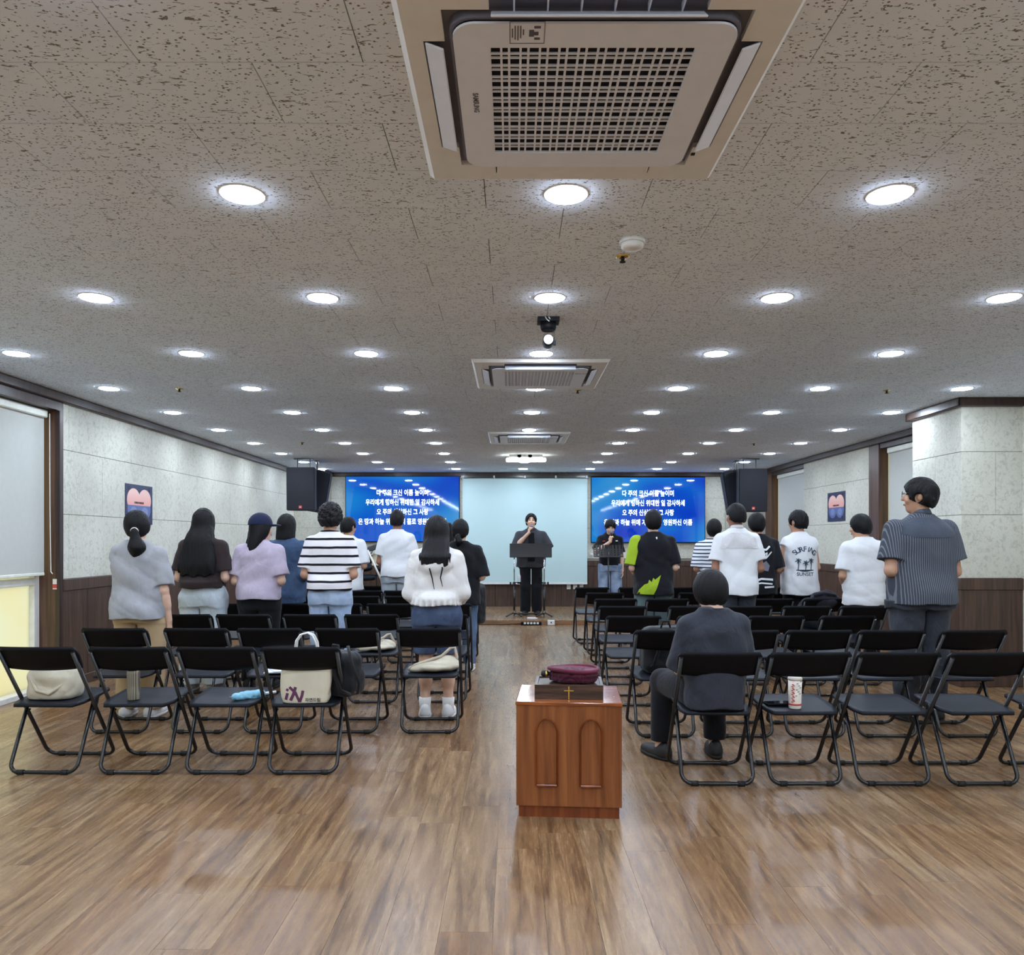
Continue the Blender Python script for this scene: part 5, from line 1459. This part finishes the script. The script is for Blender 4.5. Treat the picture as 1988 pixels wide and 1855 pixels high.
# ---- clothes
MAT['grey_tee'] = cloth('heather_grey', rgb(156, 157, 162), .9, .12, fold=.3); MAT['khaki'] = cloth('khaki_twill', rgb(176, 152, 118), .9, .08)
MAT['brown_tee'] = cloth('dark_brown_jersey', rgb(48, 38, 38), .9, .15); MAT['pale_pants'] = cloth('pale_grey_sweat', rgb(190, 200, 208), .9, .1, fold=.5)
MAT['lilac'] = cloth('lilac_jersey', rgb(180, 168, 186), .9, .08, fold=.45); MAT['black_cloth'] = cloth('black_cotton', rgb(20, 21, 26), .9, .2)
MAT['denim_shirt'] = denim('denim_shirt', rgb(48, 64, 90), rgb(76, 96, 126)); MAT['light_jeans'] = denim('light_jeans', rgb(144, 166, 200), rgb(186, 204, 228))
MAT['blue_jeans'] = denim('blue_jeans', rgb(66, 84, 114), rgb(104, 124, 154)); MAT['pale_jeans'] = denim('grey_jeans', rgb(150, 160, 170), rgb(190, 200, 208))
MAT['short_denim'] = denim('denim_shorts', rgb(52, 62, 86), rgb(86, 100, 128)); MAT['ripped'] = denim('washed_jeans', rgb(78, 98, 134), rgb(156, 174, 198))
MAT['bold_stripe'] = striped('bold_stripe', rgb(230, 226, 230), rgb(20, 20, 26), .0735, .27, wob=.003)
MAT['fine_stripe'] = striped('fine_stripe', rgb(230, 232, 238), rgb(44, 54, 78), .043, .34, wob=.003)
MAT['white_tee'] = cloth('white_jersey', rgb(222, 223, 226), .9, .03, fold=.18); MAT['soft_white'] = cloth('off_white_crinkle', rgb(222, 219, 217), .9, .04, fold=.35)
MAT['charcoal'] = cloth('charcoal_twill', rgb(58, 60, 66), .9, .12); MAT['slate'] = cloth('slate_twill', rgb(56, 60, 68), .9, .15, fold=.5)
MAT['pin_stripe'] = striped('pin_stripe_shirt', rgb(66, 70, 80), rgb(112, 116, 124), .0150, .30, True, .0015)
MAT['yoke'] = cloth('yoke_blue', rgb(70, 76, 88), .9, .08); MAT['dark_tee'] = cloth('washed_black', rgb(50, 53, 62), .9, .15, fold=.5)
MAT['shorts_green'] = cloth('grey_green_shorts', rgb(92, 108, 110), .9, .1); MAT['lime'] = cloth('lime_jersey', rgb(150, 176, 40), .85, .1)
MAT['navy'] = cloth('navy_cap', rgb(26, 32, 62), .8, .1); MAT['shoe_dark'] = plain('dark_shoe', rgb(26, 26, 28), .6); MAT['shoe_grey'] = plain('grey_shoe', rgb(150, 150, 152), .6)
MAT['shoe_white'] = plain('white_shoe', rgb(216, 216, 216), .55); MAT['sock'] = cloth('white_sock', rgb(222, 220, 216), .9, .04); MAT['polo_yoke'] = cloth('grey_yoke', rgb(206, 204, 206), .9, .05)
DARK = ('shoe_dark', 'rubber'); WHITE = ('shoe_white', 'shoe_white'); GREY = ('shoe_grey', 'shoe_white')
black_pants = dict(mat='black_cloth', bottom=.05)

# ---- left of the aisle
person('woman in a heather grey tee and khaki trousers with a low ponytail', 272, 990, 5.72, .435, skin='skin_fair', h=.007, lean=-.03, arms=('front', 'down'), head=(.3, 0, 0),
       shirt=dict(mat='grey_tee', hem=.478, sleeve=.86, ease=.028, flare=1.04, wr=.009, wf=19, ws=(.6, 1, 1.2), slr=.066), pants=dict(mat='khaki', ease=.022, wide=.012, bottom=.045),
       hair=dict(style='pony', fem=1, tie=-.028, tail=.245, tailw=.058, vol=1.03, h=.005, tie_mat='sock'), shoes=WHITE)
person('woman with waist length black hair, dark brown tee and pale wide trousers', 395, 986, 6.75, .43, skin='skin_fair', arms=('fold', 'fold'), h=.008,
       shirt=dict(mat='brown_tee', hem=.56, sleeve=.80, ease=.03, slr=.07), pants=dict(mat='pale_pants', ease=.035, wide=.03, bottom=.04, wr=.007),
       hair=dict(style='long', fem=1, low=-.50, width=.135, width2=.165, vol=1.0, back=-.045), shoes=GREY)
p3 = person('woman in a navy cap and lilac tee with long dark hair', 504, 998, 6.80, .43, skin='skin_fair', arms=('fold', 'fold'), head=(-.75, 0, 0), h=.008,
       shirt=dict(mat='lilac', hem=.515, sleeve=.82, ease=.03, wr=.006, slr=.07), pants=dict(mat='black_cloth', ease=.02),
       hair=dict(style='long', fem=1, low=-.36, width=.085, width2=.055, vol=.97), shoes=DARK)
v = Vol((-.12, -.14, -.02), (.12, .24, .16), .006); v.add(ell((0, -.010, .035), (.094, .116, .112)), .01); v.cut(lambda X, Y, Z: .028 - Z + .12 * (Y < -.2))
def hatpost(q): return p3['h2w'](q)
o = O('cap', v.mesh('cap', hatpost), 'navy', p3['root'])
v = Vol((-.10, .03, .0), (.10, .22, .07), .005); v.add(ell((0, .10, .030), (.078, .095, .012)), .005); v.cut(lambda X, Y, Z: .06 - Y); o2 = O('visor', v.mesh('visor', hatpost), 'navy', o)
person('woman in a blue denim overshirt with a black bob', 556, 997, 7.75, .46, skin='skin_fair', arms=('fold', 'fold'), h=.009, yaw=-.25,
       shirt=dict(mat='denim_shirt', hem=.43, sleeve=1.15, ease=.035, slr=.07, collar=True, name='overshirt'), pants=black_pants, hair=dict(style='bob', fem=1, low=-.17), shoes=DARK)
person('person in a black and white striped tee and light blue jeans with tousled hair', 641, 976, 6.72, .45, skin='skin_mid', arms=('fold', 'fold'), h=.008,
       shirt=dict(mat='bold_stripe', hem=.535, sleeve=.80, ease=.028, band='black_cloth', slr=.068, wr=.003), pants=dict(mat='light_jeans', ease=.02, bottom=.05, wr=.005),
       hair=dict(style='curly', vol=1.10, mat='hair_soft'), shoes=WHITE)
person('person in a white tee partly hidden behind the striped tee', 675, 1003, 9.6, .45, arms=('fold', 'fold'), h=.01, head=(-.5, 0, 0),
       shirt=dict(mat='white_tee', hem=.43, sleeve=.9, ease=.03, slr=.07), pants=black_pants, hair=dict(style='short'), shoes=DARK)
person('man in a pale grey tee and washed jeans standing in front of the wall screen', 771, 989, 9.6, .462, skin='skin_tan', arms=('low', 'low'), h=.009,
       shirt=dict(mat='white_tee', hem=.505, sleeve=.72, ease=.026, wr=.005, slr=.068), pants=dict(mat='pale_jeans', ease=.03, wide=.01, wr=.006), hair=dict(style='short', vol=.98, mat='hair_soft'), shoes=WHITE)
p8 = person('girl in a white hooded top and denim shorts with long hair', 848, 1000, 5.72, .415, skin='skin_fair', arms=('low', 'low'), h=.0075, stance=.075,
       shirt=dict(mat='soft_white', hem=.555, sleeve=1.95, ease=.03, hood=True, ruffle=True, slr=.058, wr=.006, wf=22, neckband=False, name='hooded_top', waist=1.0, flare=1.02),
       pants=dict(mat='short_denim', ease=.03, bottom=.315, name='shorts', wr=.003), hair=dict(style='long', fem=1, low=-.285, width=.112, width2=.12, vol=1.02, h=.005, back=-.055, mat='hair_soft'), shoes=WHITE)
for sx in (-1, 1):
    A = p8['legs'][sx][2]; MB().tube([(A.x, A.y - .004, .04), (A.x, A.y - .003, .09), (A.x, A.y, .15)], .046, 14, radii=[.044, .043, .047]).build('sock', 'sock', p8['root'], smooth=True)
for x0, x1, z1 in ((-.035, -.02, -.40), (.055, .045, -.38)):
    q = p8['h2w'](np.array([(x0, -.15, -.24), (x0 * 1.1, -.190, -.29), (x1, -.185, -.36), (x1 + .015, -.165, z1 - .05)]))
    MB().tube([tuple(k) for k in q], .006, 6, radii=[.008, .006, .005, .002]).build('hair_strand', 'hair', p8['root'], smooth=True)
person('woman in an oversized black tee with a tied up short ponytail', 893, 1007, 7.75, .47, skin='skin_fair', arms=('fold', 'fold'), h=.009, head=(-.15, 0, 0),
       shirt=dict(mat='black_cloth', hem=.44, sleeve=1.0, ease=.03, slr=.072), pants=dict(mat='blue_jeans', ease=.02), hair=dict(style='pony', fem=1, tie=-.055, tail=.10, tailw=.03, tie_mat='rubber'), shoes=WHITE)
person('dark haired person mostly hidden between the hooded girl and the black tee', 869, 1014, 9.72, .42, skin='skin_fair', arms=('fold', 'fold'), h=.011,
       shirt=dict(mat='white_tee', hem=.45, sleeve=.8), pants=black_pants, hair=dict(style='bob', fem=1, low=-.16), shoes=DARK)

# ---- singers on the stage, facing the seats
def microphone(label, a, b):
    a, b = Vector(a), Vector(b); t = thing('microphone', label, 'microphone', a); dv = b - a; M = rot_z_to(dv); L = dv.length
    MB().lathe([(.010, 0), (.013, L * .8), (.017, L)], 14, M).build('grip', 'rubber', t, smooth=True)
    MB().lathe([(.017, L), (.025, L + .015), (.025, L + .035), (.014, L + .052)], 16, M).build('mesh_head', 'ac_seam', t, smooth=True)
d11 = 12.85; H11 = CAM_Z + (HORIZON - 997) / FPX * d11 - SZ
zc = H11 - .13
p11 = person('lead singer in an open charcoal overshirt holding a microphone to his mouth', 1031, 997, d11, .53, base=SZ, yaw=PI, skin='skin_fair', h=.0065, head=(.05, .06, 0),
       arms=(((-.30, .05, .66 * H11), (-.17, .24, .60 * H11), (.9, .3, -.2), (0, -1, 0), .6), ((.27, .10, .665 * H11), (.035, .165, zc - .195), (-.25, .1, .95), (-.6, -.6, 0), 1.0)),
       shirt=dict(mat='charcoal', hem=.47, sleeve=1.02, ease=.03, slr=.072, collar=True, name='overshirt', flare=1.05), pants=dict(mat='black_cloth', ease=.025, wide=.02, bottom=.03), hair=dict(style='short', vol=1.05, fringe=.018), shoes=DARK)
T = poly_mesh([[(-.045, 1.38), (.045, 1.38), (.055, 1.2), (.06, .9), (-.06, .9), (-.055, 1.2)]], 6); decal(p11, T, 'inner_tee', 'black_cloth', .004, 1)
def w11(p, info): 
    M = Matrix.Translation(info['root'].location) @ Matrix.Rotation(info['root'].rotation_euler[2], 4, 'Z'); return M @ Vector(p)
microphone('black microphone held by the lead singer', w11((.012, .205, zc - .185), p11), w11((.0, .160, zc - .115), p11))
d12 = 12.68; H12 = CAM_Z + (HORIZON - 1008) / FPX * d12 - SZ; z12 = H12 - .17
p12 = person('second singer in a black polo and washed jeans with head bowed', 1184, 1007, d12, .43, base=SZ, yaw=PI, skin='skin_fair', h=.0065, head=(0, -.38, 0, .02), H=H12 + .01,
       arms=('down', ((.25, .10, .655 * H12), (.02, .22, .765 * H12), (-.1, .15, .95), (-.6, -.6, 0), 1.0)),
       shirt=dict(mat='black_cloth', hem=.52, sleeve=.75, ease=.022, collar=True, name='polo_shirt'), pants=dict(mat='ripped', ease=.03, wide=.03), hair=dict(style='short', vol=1.04, fringe=-.012), shoes=DARK)
microphone('black microphone held by the second singer at chin height', w11((.0, .235, .77 * H12), p12), w11((.0, .205, .845 * H12), p12))
T = text_mesh('CK', .03); T.transform(Matrix.Diagonal((-1, 1, 1, 1)) @ Matrix.Translation((.0, 0, 0))); 
T = poly_mesh([[(-.12, 1.235), (-.08, 1.235), (-.08, 1.25), (-.12, 1.25)]], 2); decal(p12, T, 'chest_mark', 'white_ink', .003, 1)
T = poly_mesh([[(.09, 1.235), (.13, 1.235), (.13, 1.243), (.09, 1.243)]], 2); decal(p12, T, 'chest_mark', 'red', .003, 1)

# ---- right of the aisle
p13 = person('boy in a black sports tee with one lime sleeve and a lime splash', 1268, 989, 8.33, .485, skin='skin_fair', arms=('low', 'fold'), h=.008,
       shirt=dict(mat='black_cloth', hem=.44, sleeve=.88, ease=.03, slr=.07), pants=dict(mat='shorts_green', ease=.04, bottom=.26, name='shorts', wide=.02), hair=dict(style='bowl', vol=1.02), shoes=DARK)
J13 = p13['J'][-1]; S, E = J13[0], J13[1]
v = Vol((S.x - .16, -.14, E.z - .02), (S.x + .12, .14, S.z + .12), .007); v.add(capflat(S + Vector((.004, 0, .002)), S + (E - S) * .9, .079, .094), .01)
v.cut(lambda X, Y, Z: X - (S.x + .03) + .25 * (S.z - Z)); O('lime_sleeve', v.mesh('lime_sleeve'), 'lime', p13['root'])
hz = .44 * p13['H']
T = poly_mesh([[(-.195, hz + .015), (-.03, hz + .012), (.0, hz + .07), (.02, hz + .13), (.055, hz + .22), (-.01, hz + .17), (-.03, hz + .19), (-.05, hz + .145), (-.075, hz + .17), (-.095, hz + .11), (-.125, hz + .12), (-.15, hz + .07), (-.18, hz + .06)]], 4)
decal(p13, T, 'lime_splash', 'lime', .004)
T = poly_mesh([[(.008, 1.355), (.022, 1.362), (.026, 1.345), (.016, 1.33), (.014, 1.345)]], 1); decal(p13, T, 'neck_logo', 'white_ink', .004)
person('boy in a white tee with thin navy stripes', 1386, 1007, 9.25, .46, skin='skin_mid', arms=('fold', 'fold'), h=.009, head=(-.25, 0, 0),
       shirt=dict(mat='fine_stripe', hem=.43, sleeve=.95, ease=.03, slr=.072, wr=.003), pants=black_pants, hair=dict(style='bowl', vol=1.03), shoes=WHITE)
p15 = person('man in a white polo with a grey yoke and cropped hair', 1430, 976, 7.45, .46, skin='skin_tan', arms=('fold', 'fold'), h=.008, head=(.25, 0, 0),
       shirt=dict(mat='white_tee', hem=.467, sleeve=.72, ease=.026, collar=True, collar_mat='polo_yoke', name='polo_shirt', slr=.068), pants=dict(mat='slate', ease=.018), hair=dict(style='buzz', vol=.985), shoes=DARK)
Hh = p15['H']
T = poly_mesh([[(-.185, .735 * Hh), (.185, .735 * Hh), (.16, .795 * Hh), (.08, .825 * Hh), (-.08, .825 * Hh), (-.16, .795 * Hh)]], 7); decal(p15, T, 'yoke_panel', 'polo_yoke', .003)
p16 = person('person in a black tee with a white back print beside the white polo', 1469, 994, 8.33, .47, skin='skin_mid', arms=('fold', 'fold'), h=.009,
       shirt=dict(mat='black_cloth', hem=.45, sleeve=.95, ease=.03, slr=.07), pants=black_pants, hair=dict(style='bowl'), shoes=DARK)
mb = MB()
for pts, w in (([(-.08, 1.19), (.0, 1.23), (.06, 1.22), (.10, 1.26)], .02), ([(.02, 1.15), (.07, 1.19), (.06, 1.13), (.12, 1.20)], .014), ([(-.08, .88), (.0, .91), (.13, .90)], .022), ([(-.10, .85), (.0, .865), (.12, .855)], .016), ([(.03, .82), (.14, .825)], .02)): mb.add(*stroke(dense(pts, 5), w))
decal(p16, mb.mesh('back_print', fix=False), 'back_print', 'white_ink', .004)
T = poly_mesh([[(.02, 1.0), (.08, .99), (.10, 1.05), (.06, 1.10), (.01, 1.07)]], 3); decal(p16, T, 'print_patch', 'ac_seam', .004)
p17 = person('boy in a white sleeveless surf print top', 1551, 990, 8.42, .40, skin='skin_mid', arms=('low', 'low'), h=.008, head=(.55, 0, 0),
       shirt=dict(mat='white_tee', hem=.435, sleeve=.16, ease=.045, slr=.062, flare=1.08, name='sleeveless_top'), pants=black_pants, hair=dict(style='mop', vol=1.02), shoes=DARK)
MAT['teal_ink'] = plain('faded_navy_ink', rgb(40, 54, 76), .8)
word = 'SURFING'
for i, ch in enumerate(word):
    a = (i - 3) * .30; me = text_mesh(ch, .078, .0008); me.transform(Matrix.Translation((.012 + .135 * math.sin(a), 0, 1.125 + .10 * math.cos(a) )) @ Matrix.Rotation(a, 4, 'Y')); decal(p17, me, 'print_letter', 'teal_ink', .004)
me = text_mesh('SUNSET', .052, .0005); me.transform(Matrix.Translation((.012, 0, .955))); decal(p17, me, 'print_word', 'teal_ink', .004)
mb = MB()
for x0, z0, k in ((-.065, 1.03, 1), (.075, 1.03, 1.0), (.015, 1.02, .8)):
    mb.add(*stroke(dense([(x0, z0 - .03), (x0 + .008, z0 + .03 * k), (x0 + .004, z0 + .075 * k)], 3), .009))
    for a in range(6): an = a * PI / 3 + .3; mb.add(*stroke([(x0 + .004, z0 + .075 * k), (x0 + .004 + .022 * math.cos(an), z0 + .075 * k + .022 * math.sin(an)), (x0 + .004 + .036 * math.cos(an), z0 + .068 * k + .030 * math.sin(an))], [.010, .010, .003]))
for k in range(4): mb.add(*stroke(dense([(-.085 + .02 * k, 1.0 - .005 * k), (.105 - .02 * k, 1.0 - .005 * k)], 4), .008 if k == 0 else .004))
decal(p17, mb.mesh('palm_print', fix=False), 'palm_print', 'teal_ink', .004)
person('boy in a plain white tee looking down towards the window', 1676, 996, 7.45, .445, skin='skin_mid', arms=('low', 'low'), h=.008, head=(.75, -.15, 0),
       shirt=dict(mat='white_tee', hem=.435, sleeve=.80, ease=.032, slr=.07), pants=black_pants, hair=dict(style='bowl', vol=1.0), shoes=DARK)
p19 = person('tall man in glasses wearing a blue grey striped short sleeved shirt', 1787, 928, 5.62, .555, skin='skin_mid', arms=('fold', 'low'), h=.0075, head=(1.0, .05, 0), yaw=.10, build=1.22,
       shirt=dict(mat='pin_stripe', hem=.482, sleeve=.74, ease=.022, collar=True, collar_mat='yoke', slr=.078, name='shirt', wr=.004, wf=12), pants=dict(mat='slate', ease=.024, wide=.012, wr=.006), hair=dict(style='mop', vol=1.10, h=.005), shoes=DARK, stance=.10)
Hh = p19['H']
T = poly_mesh([[(-.215, .765 * Hh), (-.1, .752 * Hh), (.1, .752 * Hh), (.215, .765 * Hh), (.19, .81 * Hh), (.10, .835 * Hh), (-.10, .835 * Hh), (-.19, .81 * Hh)]], 7); decal(p19, T, 'yoke_panel', 'yoke', .003)
gl = MB()
for sx in (-1, 1): gl.tube([(sx * .034 + .025 * math.cos(a), .108, .010 + .020 * math.sin(a)) for a in [2 * PI * i / 18 for i in range(18)]], .0022, 6, closed=True); gl.tube([(sx * .060, .106, .016), (sx * .080, .06, .018), (sx * .082, -.01, .012)], .0022, 6)
gl.tube([(-.010, .110, .014), (.010, .110, .014)], .0022, 6)
gl.v = [tuple(q) for q in p19['h2w'](np.array(gl.v))]; gl.build('glasses', 'black_metal', p19['root'], smooth=True)
# watch hand and bracelet details are hidden; seated person on the back row
cx, cy = CH['R', 0, 0].location.x, CH['R', 0, 0].location.y
p20 = person('person in a washed black tee sitting on the back row aisle chair', 1390, 0, cy + .13, .41, skin='skin_fair', h=.007, H=1.465, X=cx + .01, head=(.06, -.22, 0, .03), arms=('lap', 'lap'), bare=None,
       seat=dict(hip=.475, legs=(((-.08, .06, .475), (-.19, .42, .46), (-.215, .40, .06)), ((.08, .06, .475), (.12, .44, .46), (.125, .45, .06))), turn=(.5, -.05)),
       shirt=dict(mat='dark_tee', hem=.485, sleeve=.98, ease=.028, slr=.068, wr=.007, wf=18, flare=.92, name='tee'), pants=dict(mat='black_cloth', ease=.02, bottom=.075), hair=dict(style='bowl', vol=1.12, h=.0045), shoes=DARK)
print('PEOPLE DONE')
